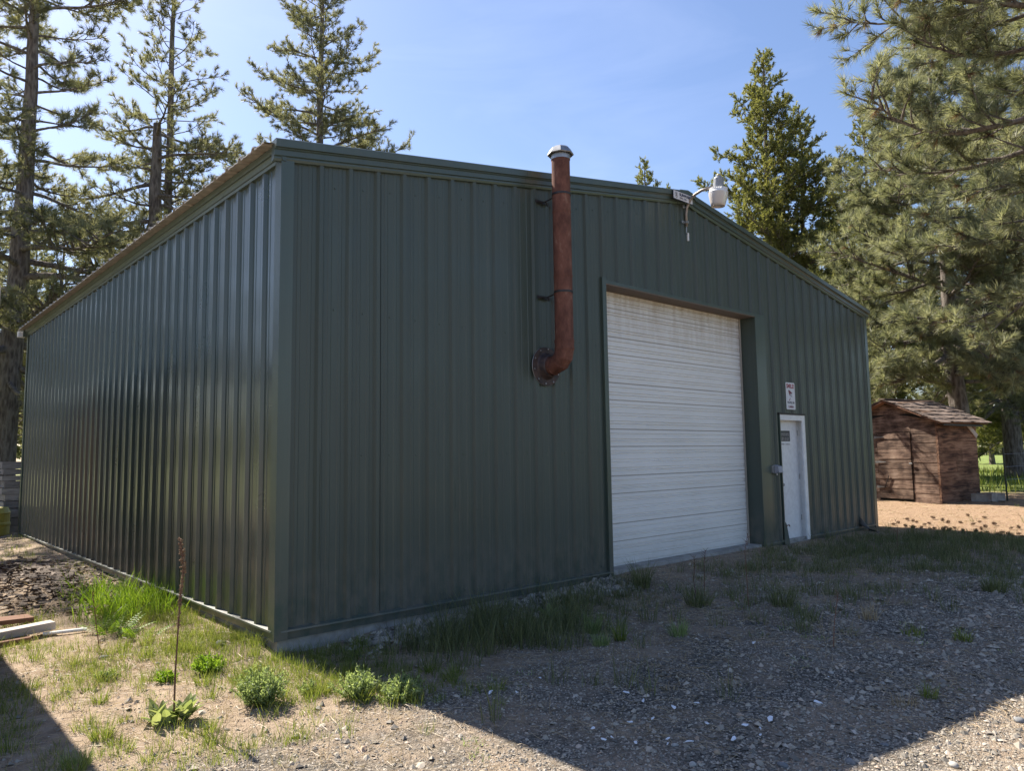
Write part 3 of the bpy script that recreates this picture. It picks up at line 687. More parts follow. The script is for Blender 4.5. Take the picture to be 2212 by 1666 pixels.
def gen_pine(seed, H, r0, cb, Rfn, nl, nd, ln, wd, up=(-8, 45), sub=.42, dens=1.0, lean=(0, 0), sparse=.25, dead=0.0, azr=None, spread=(.35, 1.35), twl=(.12, .3), tub=True, flat=.35, topR=.02, lim=None, lk=1.0):
    rg = np.random.default_rng(seed); tb = Tubes(); P = []; D = []
    zt = np.linspace(0, H, 18); wob = np.cumsum(rg.normal(0, .03, (18, 2)), 0)*np.minimum(1, zt/3)[:, None]
    tr = np.stack([lean[0]*zt/H+wob[:, 0], lean[1]*zt/H+wob[:, 1], zt], 1); rr = r0*(1-zt/H)**.8*.95+topR; rr[0] *= 1.25
    tk = Tubes(); tk.add(tr, rr, 12)
    for i in range(nl):
        t = (i+rg.random())/nl; t = t**.92; z = H*(cb+(1-cb)*t*.985)
        az = i*2.399+rg.normal(0, .35) if azr is None else rg.uniform(*azr)
        L = Rfn(t)*rg.uniform(.6, 1.08)
        if lim: L *= lim(t, az % (2*math.pi))
        if L < .15: L = .15
        p = np.array([np.interp(z, zt, tr[:, 0]), np.interp(z, zt, tr[:, 1]), z])
        el = rad(up[0]+(up[1]-up[0])*t**1.3+rg.normal(0, 7)); m = 7; pts = [p]; azc = az; elc = el
        curl = rg.uniform(.02, .16); azw = rg.normal(0, .10)
        for k in range(m-1):
            azc += azw+rg.normal(0, .10); elc += (-.10 if k < 2 else curl)+rg.normal(0, .07)
            d = np.array([math.cos(azc)*math.cos(elc), math.sin(azc)*math.cos(elc), math.sin(elc)]); pts.append(pts[-1]+d*L/(m-1))
        pts = np.array(pts); lr = lk*max(.012, r0*.20*(L/3)**.8*(1-.55*t)); tb.add(pts, np.linspace(lr, .008, m), 5)
        P.append(pts[-1]); D.append(pts[-1]-pts[-2])
        ns = max(2, int(L/.30*dens)); s0 = sparse if L > .8 else .1
        for q in range(ns):
            s = s0+(1-s0)*(q+rg.random())/ns; fi = s*(m-1); k = min(int(fi), m-2); fr_ = fi-k; b0 = pts[k]*(1-fr_)+pts[k+1]*fr_; bd = unit(pts[k+1]-pts[k])
            sidev = unit(np.cross(bd, [0, 0, 1]))*(1 if q % 2 else -1); upv = np.array([0, 0, 1.])
            a = rg.uniform(.5, 1.0); d = unit(bd*math.cos(a)+(sidev*(1-flat*rg.random())+upv*rg.normal(.15, .35))*math.sin(a))
            sl = max(.18, sub*L*(1-.55*s)*rg.uniform(.5, 1.15)); c = [b0]; dd = d.copy()
            for _ in range(3): dd = unit(dd+rg.normal(0, .16, 3)+np.array([0, 0, .10])); c.append(c[-1]+dd*sl/3)
            c = np.array(c); tb.add(c, np.linspace(max(.007, lr*.38), .005, 4), 3)
            P.append(c[-1]); D.append(c[-1]-c[-2])
            nt = int(sl/.16*dens)
            for w in range(nt):
                f2 = .25+.75*rg.random(); fi2 = f2*3; k2 = min(int(fi2), 2); g = fi2-k2; e0 = c[k2]*(1-g)+c[k2+1]*g
                td = unit(unit(c[k2+1]-c[k2])*.8+rg.normal(0, .6, 3)+np.array([0, 0, .28])); tl = rg.uniform(*twl); e1 = e0+td*tl
                tb.add(np.array([e0, e1]), np.array([.005, .004]), 3); P.append(e1); D.append(td)
    P = np.array(P); D = np.array(D); T = np.clip(rg.beta(2, 2.4, len(P)), 0, 1)
    nm = needle_mesh('needles', P, D, T, nd, ln, wd, spread, rg)
    # dead brown bunches
    dm = None
    if dead > 0:
        k = rg.random(len(P)) < dead; dm = needle_mesh('dead_needles', P[k]-D[k]*.1, D[k]+np.array([0, 0, -.6]), T[k], int(nd*.8), ln*.9, wd, (.2, .9), rg, .1, .35)
    return tk.mesh('trunk'), tb.mesh('branches'), nm, dm
def place_tree(name, meshes, loc, label, cat='tree', group=None, rz=0, mats=('bark', 'bark', 'needle'), s=1):
    t = empty(name, loc, label, cat, group, rz); t.scale = (s, s, s)
    link('trunk', meshes[0], M[mats[0]], t); link('branches', meshes[1], M[mats[1]], t); link('crown', meshes[2], M[mats[2]], t)
    if meshes[3] is not None: link('dead_needles', meshes[3], M['deadneedle'], t)
    return t
cam_p = np.array(CAM['loc'])
def at(u, v, dist):
    d = F_*CAM['f']+R_*(u-1106)-U_*(v-833); k = math.hypot(d.x, d.y); p = Vector(CAM['loc'])+d*(dist/k); return p
def gp(u, dist, v=950): p = at(u, v, dist); return (p.x, p.y, float(gz(p.x, p.y))-.05)

# left old ponderosa
t1 = gen_pine(11, 23.0, .44, .16, lambda t: 6.6*(1-.42*t)*(.8+.3*math.sin(t*9)), 96, 26, .24, .018, up=(-12, 30), sub=.42, dens=1.25, sparse=.28, lean=(.35, .0))
place_tree('ponderosa_pine', t1, gp(2, 30), 'thick trunked old pine at the far left, filling the upper left corner', s=1)
t2 = gen_pine(12, 27, .27, .28, lambda t: 3.5*(1-.62*t)+.2, 96, 34, .21, .017, up=(5, 48), sub=.40, dens=1.1, sparse=.35, lean=(-.1, 0))
place_tree('ponderosa_pine', t2, gp(352, 35), 'slim open crowned pine rising behind the roof left of the taller bushy pine', s=1)
# snag
t3 = gen_pine(13, 15.6, .36, .42, lambda t: 4.2*(1-.2*t), 44, 30, .20, .017, up=(-22, 8), sub=.46, dens=1.1, sparse=.3, topR=.15, lk=1.8)
place_tree('broken_top_pine', t3, gp(302, 33), 'broken topped thick snag with a few gnarled drooping limbs', 'tree', s=1)
t4 = gen_pine(14, 31.5, .36, .34, lambda t: 5.6*(1-t)**.72+.3, 140, 24, .23, .021, up=(0, 52), sub=.38, dens=1.25, sparse=.25)
place_tree('ponderosa_pine', t4, gp(681, 40), 'bushy conical pine standing above the near left roof corner')
# yellow-green firs on the right
firK = dict(up=(0, 45), sub=.38, dens=2.1, sparse=.18, spread=(.2, 1.3), twl=(.12, .28))
t5 = gen_pine(15, 20.6, .22, .12, lambda t: 6.2*(1-t)**.8+.25, 150, 19, .14, .036, **firK)
place_tree('fir_tree', t5, gp(1688, 36), 'tall yellow green fir behind the right roof slope with the highest tip', mats=('bark', 'bark', 'fir'))
t5b = gen_pine(16, 18.2, .18, .15, lambda t: 3.9*(1-t)**.75+.25, 110, 19, .14, .036, **firK)
place_tree('fir_tree', t5b, gp(1762, 37.5), 'slightly shorter darker fir right against the tallest fir', mats=('bark', 'bark', 'fir'))
place_tree('fir_tree', t5b, gp(1412, 52), 'small distant fir tip showing over the roof left of the yard light', mats=('bark', 'bark', 'fir'), rz=1.3, s=1.22)
place_tree('fir_tree', t5b, gp(1459, 58), 'tiny fir leader just poking above the roof peak', mats=('bark', 'bark', 'fir'), rz=2.3, s=1.22)
# near right pines
t7 = gen_pine(17, 17.0, .36, .25, lambda t: 5.5*(1-.25*t-.45*max(0, t-.4))*(.85+.2*math.sin(t*14))*min(1, .72+t*1.5), 96, 40, .23, .013, up=(-4, 30), sub=.40, dens=1.6, sparse=.25, dead=.05, lim=lambda t, a: (.45 if (t < .38 and 1.9 < a < 4.1) else .42 if (t > .48 and 1.0 < a < 3.3) else 1))
place_tree('near_pine', t7, gp(2425, 16.0), 'large long needled pine reaching in from the right edge of the photo', mats=('bark', 'bark', 'needle2'))
t8 = gen_pine(18, 13.6, .30, .22, lambda t: 4.9*(1-t)**.55+.3, 104, 34, .23, .016, up=(-5, 35), sub=.40, dens=1.6, sparse=.22, dead=.05)
place_tree('near_pine', t8, gp(2075, 25.5), 'dense pine rising directly behind the small wooden shed', mats=('bark', 'bark', 'needle2'))
for nm_, t_ in (('t1', t1), ('t2', t2), ('t4', t4), ('t5', t5), ('t7', t7), ('t8', t8)): print(nm_, [len(q.polygons) for q in t_ if q])
# further trees: shared meshes
bgt = [(1905, 33, t5b, 'fir', 'dark fir between the roof edge and the small shed', .85, .5), (2190, 37, t1, 'needle', 'tall trunked pine beyond the grass at the right edge', .85, 2.1),
       (1850, 47, t4, 'needle', 'pine far behind the right roof edge, left of the shed', .62, 1.0), (2040, 52, t4, 'needle', 'pine far beyond the shed roof', .6, 2.9), (2140, 60, t5, 'fir', 'far fir beyond the bright grass field', .7, 4.0), (2290, 46, t5, 'fir', 'fir standing just beyond the right edge', .8, 4.6),
       (1378, 24.0, t5b, 'fir', 'unseen young fir added behind the building to shade the shed', .5, 1.7),  # unseen fir, added so its shadow covers the shed
       (1600, 60, t5, 'fir', 'fir hidden mostly behind the roof below the tall fir', .62, .2),
       (-30, 44, t4, 'needle', 'pine behind the old trunk at the left edge', .55, 3.3), (120, 40, t2, 'needle', 'thin pine low behind the left eave', .52, 1.9), (215, 43, t4, 'needle', 'bushy lower pine behind the left eave', .50, 5.0), (60, 55, t5, 'fir', 'far fir seen past the building\'s back corner', .8, 0), (-110, 36, t2, 'needle', 'slim pine outside the left edge', .7, 2.7)]
for u, d, ms, mt, lb, s, rz in bgt:
    place_tree('background_%s' % ('fir' if mt == 'fir' else 'pine'), (ms[0], ms[1], ms[2], None), gp(u, d), lb, group='trees beyond the yard', rz=rz, mats=('bark', 'bark', mt), s=s)

for i, (x, y, ms, s_, rz, lb) in enumerate(((-4.0, 13.2, t4, .33, 1.2, 'young pine added just outside the left edge to shade the dirt by the side wall'), (-6.8, 11.0, t1, .42, 2.4, 'crooked pine beyond the left edge of the yard'), (-2.9, 17.5, t1, .5, 4.0, 'pine beside the back corner, mostly outside the left edge'))):  # first pine is added out of view to cast shade on the dirt
    place_tree('background_pine', (ms[0], ms[1], ms[2], None), (x, y, float(gz(x, y))-.05), lb, group='trees beyond the yard', rz=rz, s=s_)

# far treeline
rg = np.random.default_rng(99); n = 14000
a = rg.uniform(-.9, 2.6, n); rr_ = rg.uniform(95, 150, n); top = 9+3.5*np.sin(a*9)+2*np.sin(a*31+1)+1.5*np.sin(a*70)
zz = rg.random(n)**.8*top; V0 = np.stack([cam_p[0]+rr_*np.sin(a), cam_p[1]+rr_*np.cos(a), zz+.4], 1)
me = needle_mesh('far_wood', V0, rg.normal(size=(n, 3))+np.array([0, 0, .8]), rg.random(n)*.7, 3, 1.7, .9, (.2, 1.4), rg, .5)
tag(link('far_wood', me, M['needle']), 'distant wood of conifers behind the field', 'wood', kind='stuff')

# ------------------------------------------------------------------ old wooden shed
SA = rad(-15)          # side wall direction
sc0 = at(2035, 1093, 20); SZ = float(gz(sc0.x, sc0.y))
shed = empty('wooden_shed', (sc0.x, sc0.y, SZ-.02), 'small old reddish wooden shed with crooked shingle roof', 'shed', rz=SA)
# local: +X along side wall (away), +Y along the front to the left
SW, SD, SE, SR = 2.42, 1.50, 1.98, 2.50
def stop(y): return SE+(SR-SE)*(1-abs(y-SW/2)/(SW/2))
rs = random.Random(3)
def plank(mb_poly, thick, axis, name='plank', parent=shed, mt='shedwood'): pass
ph = .243; z = .02
D0, D1, DT = .66, 1.57, 1.72
def front_piece(y0, y1, z0, z1, off=0.0):
    if y1-y0 < .02: return
    ys = [y0]+([SW/2] if y0 < SW/2 < y1 else [])+[y1]
    tp = [min(z1, stop(y)) for y in ys]
    if max(tp) <= z0+.01: return
    tp = [max(t, z0+.002) for t in tp]
    pr = [(y0, z0)]+[(y1, z0)]+[(y, t) for y, t in zip(ys[::-1], tp[::-1])]
    lo = -.024-off; hi = -.016-off
    mb = MB(); n = len(pr); zc = lambda z: lo+(hi-lo)*(z-z0)/max(.01, z1-z0)
    mb.prism(pr, lambda p: (zc(p[1]), p[0], p[1]), lambda p: (.0, p[0], p[1]))
    mb.build('plank', M['shedwood_front'], shed)
while z < SR:
    z1 = z+ph*rs.uniform(.93, 1.07)
    if z < DT-.02:
        front_piece(.0, D0-.012, z+.004, min(z1, 9)); front_piece(D1+.012, SW, z+.004, z1)
        if z1 > DT: front_piece(D0-.01, D1+.01, DT+.015, z1)
    else:
        c = rs.uniform(.8, 1.7); front_piece(.0, c-.003, z+.004, z1); front_piece(c+.003, SW, z+.004, z1)
    z = z1
z = .02
while z < SE:
    z1 = min(z+ph*rs.uniform(.95, 1.05), SE); c = rs.uniform(.6, 1.1)
    for a_, b_ in ((.0, c-.003), (c+.003, SD)):
        MB().prism([(-.020, z+.004), (.0, z+.004), (.0, z1), (-.013, z1)], lambda p: (a_, p[0], p[1]), lambda p: (b_, p[0], p[1])).build('plank', M['shedwood'], shed)
    z = z1
wl_ = MB(); wl_.box(.001, SD, .001, .02, 0, SE-.02); wl_.box(.001, SD, SW-.02, SW, 0, SE-.02); wl_.box(SD-.02, SD, .02, SW-.02, 0, SE-.02)
wl_.prism([(0.02, 0), (SW-.02, 0), (SW-.02, SE-.03), (SW/2, SR-.03), (.02, SE-.03)], lambda p: (.001, p[0], p[1]), lambda p: (.02, p[0], p[1]))
wl_.build('wall', M['liner'], shed)
MB().box(-.04, .0, -.035, .02, .0, SE).build('corner_board', M['shedwood'], shed)
# shed door, boards
sdoor = bpy.data.objects.new('shed_door', None); COL.objects.link(sdoor); sdoor.parent = shed; sdoor.location = (0, 0, 0); sdoor.rotation_euler = (0, 0, 0)
z = .10; k = 0
while z < DT-.02:
    z1 = min(z+.243, DT); o = rs.uniform(-.004, .004)
    MB().prism([(-.046+o, z+.004), (-.012, z+.004), (-.012, z1), (-.038+o, z1)], lambda p: (p[0], D0+.01, p[1]), lambda p: (p[0], D1-.01, p[1])).build('plank', M['shedwood_front'], sdoor)
    z = z1
for zz_ in (.38, 1.0, 1.62):
    hb = MB(); hb.box(-.064, -.055, D1-.02, D1+.05, zz_-.03, zz_+.03); hb.prism([(D1-.02, zz_-.025), (D1-.02, zz_+.025), (D1-.24, zz_+.004), (D1-.24, zz_-.004)], lambda p: (-.062, p[0], p[1]), lambda p: (-.057, p[0], p[1])); hb.build('strap_hinge', M['galv'], sdoor)
MB().box(-.075, -.05, D0-.03, D0+.05, .94, .98).build('latch', M['galv'], sdoor, bevel=.004)
MB().tube([(-.07, D1-.30, .66), (-.075, D1-.18, .36)], .012, 6).build('prop_stick', M['darksteel'], sdoor)
# roof: uneven shakes
def shed_roof(side):
    rows = 6; ov = .20; run = SW/2+ov; dr = (SR-SE)/(SW/2)
    MB().prism([(0, .0), (run, -run*dr), (run, -run*dr-.03), (0, -.03)], lambda p: (-.22, SW/2+side*p[0], SR+.03+p[1]), lambda p: (SD+.20, SW/2+side*p[0], SR+.03+p[1])).build('roof_deck', M['brownwood'], shed)
    for r in range(rows):
        d0 = run*r/rows; d1 = run*(r+1)/rows+.08; x = -.24+rs.uniform(-.02, .02)
        while x < SD+.18:
            w = rs.uniform(.11, .2); e = rs.uniform(-.03, .05); lift = rs.uniform(.0, .018)
            zt = SR+.055-d0*dr; zb = SR+.075-(d1+e)*dr+lift
            M1 = lambda d, z, q: (q, SW/2+side*d, z)
            mb = MB(); xs = (x, x+w-.008)
            mb.prism([(d0, zt), (d1+e, zb), (d1+e, zb-.016), (d0, zt-.012)], lambda p: M1(p[0], p[1], xs[0]), lambda p: M1(p[0], p[1]+rs.uniform(-.004, .004), xs[1]))
            mb.build('shingle', M['shingle'], shed); x += w
shed_roof(-1); shed_roof(1)
MB().box(-.26, SD+.2, SW/2-.09, SW/2+.09, SR+.052, SR+.078).build('ridge_board', M['shingle'], shed)
bb = MB(); bb.prism([(SD-.50, SE-.05), (SD-.42, SE-.0), (SD-.0, SE-.34), (SD-.07, SE-.42)], lambda p: (p[0], -.06, p[1]), lambda p: (p[0], -.035, p[1])); bb.build('brace_board', M['board'], shed)
MB().prism([(.0, .0), (-.20, .0)  , (-.20, -.08), (0, -.08)], lambda p: (-.05, p[0], SE+p[1]*.6-.02+p[0]*.3), lambda p: (SD*.98, p[0], SE+p[1]*.6-.05+p[0]*.3)).build('soffit_board', M['darksteel'], shed)

# ------------------------------------------------------------------ fence post and wire, blocks, leaning props
pp = at(2178, 1085, 21); pz = float(gz(pp.x, pp.y))
tp_ = empty('fence_post', (pp.x, pp.y, pz-.1), 'thin dark metal fence post right of the shed', 'post'); tp_.rotation_euler = (0, rad(-3), 0)
mb = MB(); mb.box(-.018, .018, -.003, .003, 0, 1.35); mb.box(-.003, .003, .003, .03, 0, 1.35)
for k in range(16): mb.box(-.006, .006, -.010, -.003, .3+k*.06, .315+k*.06)
mb.build('stake', galv('dark_green_post', (.05, .07, .055), .6, .2), tp_)
for k in range(3):
    q = at(2178+230, 1060, 24)
    wv = MB().tube([(0, 0, 1.2-k*.3), ((q.x-pp.x)*.5, (q.y-pp.y)*.5, 1.15-k*.3), (q.x-pp.x, q.y-pp.y, 1.2-k*.3)], .004, 4); wv.build('wire', M['galv'], tp_)
for k, (u, v, rz, tilt) in enumerate(((2122, 1083, .3, .0), (2133, 1079, -.2, .1), (2150, 1084, .5, .25))):
    p = at(u, v, 20.6); z = float(gz(p.x, p.y))
    lb = ['grey concrete block against the shed corner', 'grey concrete block stacked behind, between shed and post', 'tilted concrete block nearest the fence post'][k]
    cbk = MB(); cbk.box(-.2, .2, -.1, -.068, 0, .19); cbk.box(-.2, .2, .068, .1, 0, .19)
    for xx in (-.2, -.016, .168): cbk.box(xx, xx+.032, -.068, .068, 0, .19)
    o = cbk.build('concrete_block', M['concrete'], None, loc=(p.x, p.y, z-.01+(.02 if tilt else 0)), rot=(tilt, 0, rz+1.3)); tag(o, lb, 'concrete block', 'concrete blocks by the shed')
# black plastic flap at the foot of the wall
p0 = (11.55, -.05)
db = MB(); N = 8
for i in range(N+1):
    t = i/N
    for j in range(5):
        s = j/4; db.v.append((11.5+.42*t, -.06-.30*s*t-.05*math.sin(t*3), -.08+.36*(1-t)**1.4*(1-.4*s)+.05*math.sin(s*5+t*4)*.4))
for i in range(N):
    for j in range(4): q = i*5+j; db.f.append((q, q+1, q+6, q+5))
o = db.build('plastic_flap', mat('black_plastic', (.025, .022, .02), .5)[0], None, smooth=True); o.modifiers.new('solid', 'SOLIDIFY').thickness = .006
tag(o, 'curled black plastic scrap at the foot of the wall near the right corner', 'plastic scrap')

# grey timber crib at back left corner
pc = at(33, 1120, 19.4); cz_ = float(gz(pc.x, pc.y))
crib = empty('timber_crib', (pc.x-.02, pc.y, cz_), 'narrow crooked box of stacked grey timbers by the far wall corner', 'crate', rz=.2)
rs2 = random.Random(8); z = 0
while z < 1.38:
    h = rs2.uniform(.12, .2); o = rs2.uniform(-.03, .03)-.10*(z/1.4); g = rs2.uniform(.005, .03)
    for s in (0, 1):
        MB().box(-.24+o, .22+o, -.2+s*.36, -.16+s*.36, z, z+h-g).build('plank', M['greywood'], crib)
        MB().box(-.24+o+s*.42, -.20+o+s*.42, -.158, .158, z+.01, z+h-g).build('plank', M['greywood'], crib)
    z += h
MB().tube([(-1.2, 0, 1.22), (-.24, -.05, 1.28)], .02, 8).build('rail', M['galv'], crib)
yt = at(-14, 1135, 18.8)
ytk = empty('yellow_tank', (yt.x-.1, yt.y, float(gz(yt.x, yt.y))), 'dull yellow ribbed tank at the left edge below the timbers', 'tank')
MB().lathe([(.001, 0), (.36, .0), (.38, .03), (.38, .20), (.395, .22), (.395, .26), (.38, .28), (.38, .45), (.395, .47), (.38, .50), (.34, .58), (.001, .60)], 28).build('tank_body', galv('yellow_plastic', (.42, .36, .06), .55, 0), ytk, smooth=False)
MB().lathe([(.05, .58), (.05, .64), (.001, .645)], 14).build('cap', M['darksteel'], ytk)

# unseen neighbour: the carport whose shadow falls along the left edge
cp = empty('neighbouring_shed', (-4.2, 3.0, -.1), 'plain low shed just outside the left edge of the yard', 'shed')
MB().box(-1.7, 2.05, -2.0, 1.6, 0, 2.85).build('wall', M['brownwood'], cp)
MB().box(-1.9, 2.255, -2.2, 1.85, 2.852, 3.02).build('roof', M['roof'], cp)

# ------------------------------------------------------------------ boards at left
zz0 = float(gz(-1.5, 2.3))
o = MB().box(-1.0, 0, -.07, .07, 0, .075).build('bleached_board', M['board'], None, loc=(-1.20, 2.34, zz0+.05), rot=(0, rad(-1.5), rad(10)), bevel=.004); tag(o, 'thick bleached white board lying on the dirt at the left edge', 'board')
o = MB().box(-.9, 0, -.06, .06, 0, .05).build('dark_plank', M['brownwood'], None, loc=(-1.42, 2.17, zz0-.005), rot=(0, 0, rad(8)), bevel=.004); tag(o, 'dark weathered plank lying under the white board', 'board')
o = MB().box(-.7, 0, -.12, .12, 0, .045).build('reddish_plank', M['brownwood'], None, loc=(-1.30, 2.85, zz0+.07), rot=(0, rad(2), rad(5)), bevel=.006); tag(o, 'reddish brown plank behind the white board', 'board')
o = MB().tube([(0, 0, 0), (.34, -.12, .01)], .016, 10).build('white_pipe', M['whiteplain'], None, loc=(-1.30, 2.22, zz0+.035), smooth=False); tag(o, 'short white stick beside the end of the bleached board', 'stick')

# ------------------------------------------------------------------ ground cover
def inview(x, y, mu=40):
    P = np.stack([x, y, gz(x, y)], 1)-cam_p; zf = P@np.array(F_); u = 1106+CAM['f']*(P@np.array(R_))/np.maximum(zf, .1); v = 833-CAM['f']*(P@np.array(U_))/np.maximum(zf, .1)
    return (zf > .5) & (u > -mu-260) & (u < 2212+mu+260) & (v < 1666+mu+200), zf
def outside(x, y): return ~((x > -.06) & (x < BW+.06) & (y > -.06) & (y < BL+.06))
# gravel: octahedral stones
def gravel(name, n, xr, yr, size, seed, wfn, squash=.55, emb=.25):
    rg = np.random.default_rng(seed); x = rg.uniform(*xr, n); y = rg.uniform(*yr, n)
    ok, zf = inview(x, y); keep = ok & outside(x, y) & (rg.random(n) < wfn(x, y)*np.clip(6.0/np.maximum(zf, 1), .0, 1)**1.1)
    x, y, zf = x[keep], y[keep], zf[keep]; k = len(x)
    s = rg.uniform(size[0], size[1], k)*rg.uniform(.6, 1, k)*np.clip(zf/6, 1, 1.25)
    B = np.array([[1,0,0],[.3,.95,0],[-.8,.6,0],[-.8,-.6,0],[.3,-.95,0],[.25,.1,1],[-.1,-.1,-1]], float)
    F = np.array([[0,1,5],[1,2,5],[2,3,5],[3,4,5],[4,0,5]])
    V = np.repeat(B[None], k, 0)*(1+rg.normal(0, .16, (k, 7, 1))); V[:, :, 1] *= rg.uniform(.6, 1, k)[:, None]; V[:, :, 2] *= rg.uniform(squash*.7, squash*1.3, k)[:, None]
    V *= s[:, None, None]; an = rg.uniform(0, 6.28, k); c, sn = np.cos(an)[:, None], np.sin(an)[:, None]
    X = V[:, :, 0]*c-V[:, :, 1]*sn; Yv = V[:, :, 0]*sn+V[:, :, 1]*c; tx = rg.normal(0, .25, k)[:, None]; ty = rg.normal(0, .25, k)[:, None]
    Z = V[:, :, 2]+X*tx+Yv*ty
    V = np.stack([X+x[:, None], Yv+y[:, None], Z+(gz(x, y)+s*squash*emb)[:, None]], 2)[:, :6]
    Fk = (F[None]+np.arange(k)[:, None, None]*6).reshape(-1, 3)
    me = npmesh(name, V.reshape(-1, 3), [Fk]); t = np.repeat(np.clip(rg.beta(1.6, 2.0, k), 0, 1), 5); faceattr(me, 'tint', t)
    return me, k
wg = lambda x, y: np.clip(w_gravel(x, y)*(.62+.5*vnoise(x, y, 1.9, 21))*1.2+.16*sst(-8, -3, -np.abs(x))*(.6+.4*vnoise(x, y, 2, 8)), 0, 1)
gm, kk = gravel('gravel', 230000, (-3, 9), (-6, 1.2), (.005, .0135), 21, wg)
tag(link('gravel', gm, M['pebble']), 'grey and tan gravel over the yard', 'gravel', kind='stuff')
gm, kk2 = gravel('pebbles', 16000, (-3, 12), (-6, 1.0), (.018, .036), 22, lambda x, y: np.clip(.12+.5*w_gravel(x, y)*sst(-2.6, -4.2, y)+.15*w_gravel(x, y), 0, 1), .6)
tag(link('pebbles', gm, M['pebble']), 'larger rounded pebbles scattered in the gravel', 'pebbles', kind='stuff')
gm, kk3 = gravel('wall_stones', 5200, (.3, 4.3), (-.75, .0), (.02, .05), 23, lambda x, y: np.clip(.9*sst(-.75, -.25, y-.1*vnoise(x, y, 2, 3)), 0, 1)*sst(.3, 1.2, x), .7)
tag(link('wall_stones', gm, M['pebble']), 'pale round stones piled along the foot of the gable wall', 'stones', kind='stuff')

def strands(name, x, y, L, W, rg, lay=1.0, lift=.012, seg=3, tint=None, heading=None):
    """lying or standing curved strands"""
    k = len(x); h = rg.uniform(0, 6.28, k) if heading is None else heading; cur = rg.normal(0, .35, k)
    pts = []; px, py = x.copy(), y.copy(); z0 = gz(x, y)+rg.uniform(.003, lift, k)
    for i in range(seg+1):
        pts.append(np.stack([px, py, z0+rg.uniform(-.002, .006, k)+(.012*np.sin(np.pi*i/seg))*rg.random(k)], 1)); px = px+np.cos(h)*L/seg; py = py+np.sin(h)*L/seg; h = h+cur
    P = np.stack(pts, 1); d = np.stack([-np.sin(h), np.cos(h), np.zeros(k)], 1)[:, None]*W/2
    Wz = np.zeros_like(P); Wz[..., 2] = (np.asarray(W)*np.ones((k, 1, 1)))[..., 0]*.5; V = np.concatenate([P-d, P+d+Wz], 1); m = seg+1
    i = np.arange(seg); q = np.stack([i, i+1, m+i+1, m+i], 1); F = (q[None]+np.arange(k)[:, None, None]*2*m).reshape(-1, 4)
    me = npmesh(name, V.reshape(-1, 3), [F]); t = rg.random(k) if tint is None else tint; faceattr(me, 'tint', np.repeat(t, seg)); return me
rg = np.random.default_rng(31); n = 60000
x = rg.uniform(-3, 20, n); y = rg.uniform(-6, 12, n); ok, zf = inview(x, y)
wts = np.clip(.35+.35*vnoise(x, y, 2.2, 9)+.3*sst(.5, -1, x)+.8*w_duff(x, y), 0, 1)
k = ok & outside(x, y) & (rg.random(n) < wts*np.clip(6/np.maximum(zf, 1), .18, 1)); x, y, zf = x[k], y[k], zf[k]
# second, nearer batch
n = 26000; x2 = rg.uniform(-3, 4, n); y2 = rg.uniform(-5.5, 1.5, n); ok, zf2 = inview(x2, y2); k = ok & outside(x2, y2) & (rg.random(n) < np.clip(.5+.5*vnoise(x2, y2, 2.6, 10)-.2*w_gravel(x2, y2), 0.05, 1)); x = np.concatenate([x, x2[k]]); y = np.concatenate([y, y2[k]])
zf = np.hypot(x-cam_p[0], y-cam_p[1])
me = strands('fallen_needles', x, y, rg.uniform(.05, .16, len(x)), .0022*np.clip(zf/4, 1, 3.5)[:, None, None], rg)
tag(link('fallen_needles', me, M['straw']), 'dry fallen pine needles and straw on the ground', 'fallen needles', kind='stuff')

def blades(name, cx, cy, H, W, rg, lean=.35, n_per=1, rad_=.0, curl=.5, seg=3, tint=None, zoff=0):
    """upright curved grass blades; cx,cy arrays of blade bases"""
    if n_per > 1:
        cx = np.repeat(cx, n_per); cy = np.repeat(cy, n_per); H = np.repeat(H, n_per); 
        if tint is not None: tint = np.repeat(tint, n_per)
        r = np.sqrt(rg.random(len(cx)))*(np.repeat(rad_, n_per) if hasattr(rad_, '__len__') else rad_); a = rg.uniform(0, 6.28, len(cx)); ox, oy = r*np.cos(a), r*np.sin(a)
    else: ox = oy = 0
    k = len(cx); x = cx+ox; y = cy+oy; L = H*rg.uniform(.45, 1.1, k); h = rg.uniform(0, 6.28, k)
    if n_per > 1: h = np.arctan2(oy, ox)+rg.normal(0, .8, k)
    le = np.abs(rg.normal(0, lean, k)); cu = rg.uniform(0, curl, k); fa = rg.uniform(0, 6.28, k)
    sd_ = np.stack([np.cos(fa), np.sin(fa), np.zeros(k)], 1); p = np.stack([x, y, gz(x, y)-.006+zoff], 1); w = (W*rg.uniform(.6, 1.15, k))[:, None]
    Vs = []
    for i in range(seg+1):
        t = i/seg; ww = w*(1-t**1.5)*.5+ .0002
        Vs += [p-sd_*ww, p+sd_*ww]; an = le+cu*t*1.6
        p = p+np.stack([np.cos(h)*np.sin(an), np.sin(h)*np.sin(an), np.cos(an)], 1)*(L/seg)[:, None]
    V = np.stack(Vs, 1); i = np.arange(seg)*2; q = np.stack([i, i+1, i+3, i+2], 1)
    F = (q[None]+np.arange(k)[:, None, None]*2*(seg+1)).reshape(-1, 4)
    me = npmesh(name, V.reshape(-1, 3), [F]); t = np.clip((tint if tint is not None else rg.random(k))+rg.normal(0, .15, k), 0, 1); faceattr(me, 'tint', np.repeat(t, seg)); return me
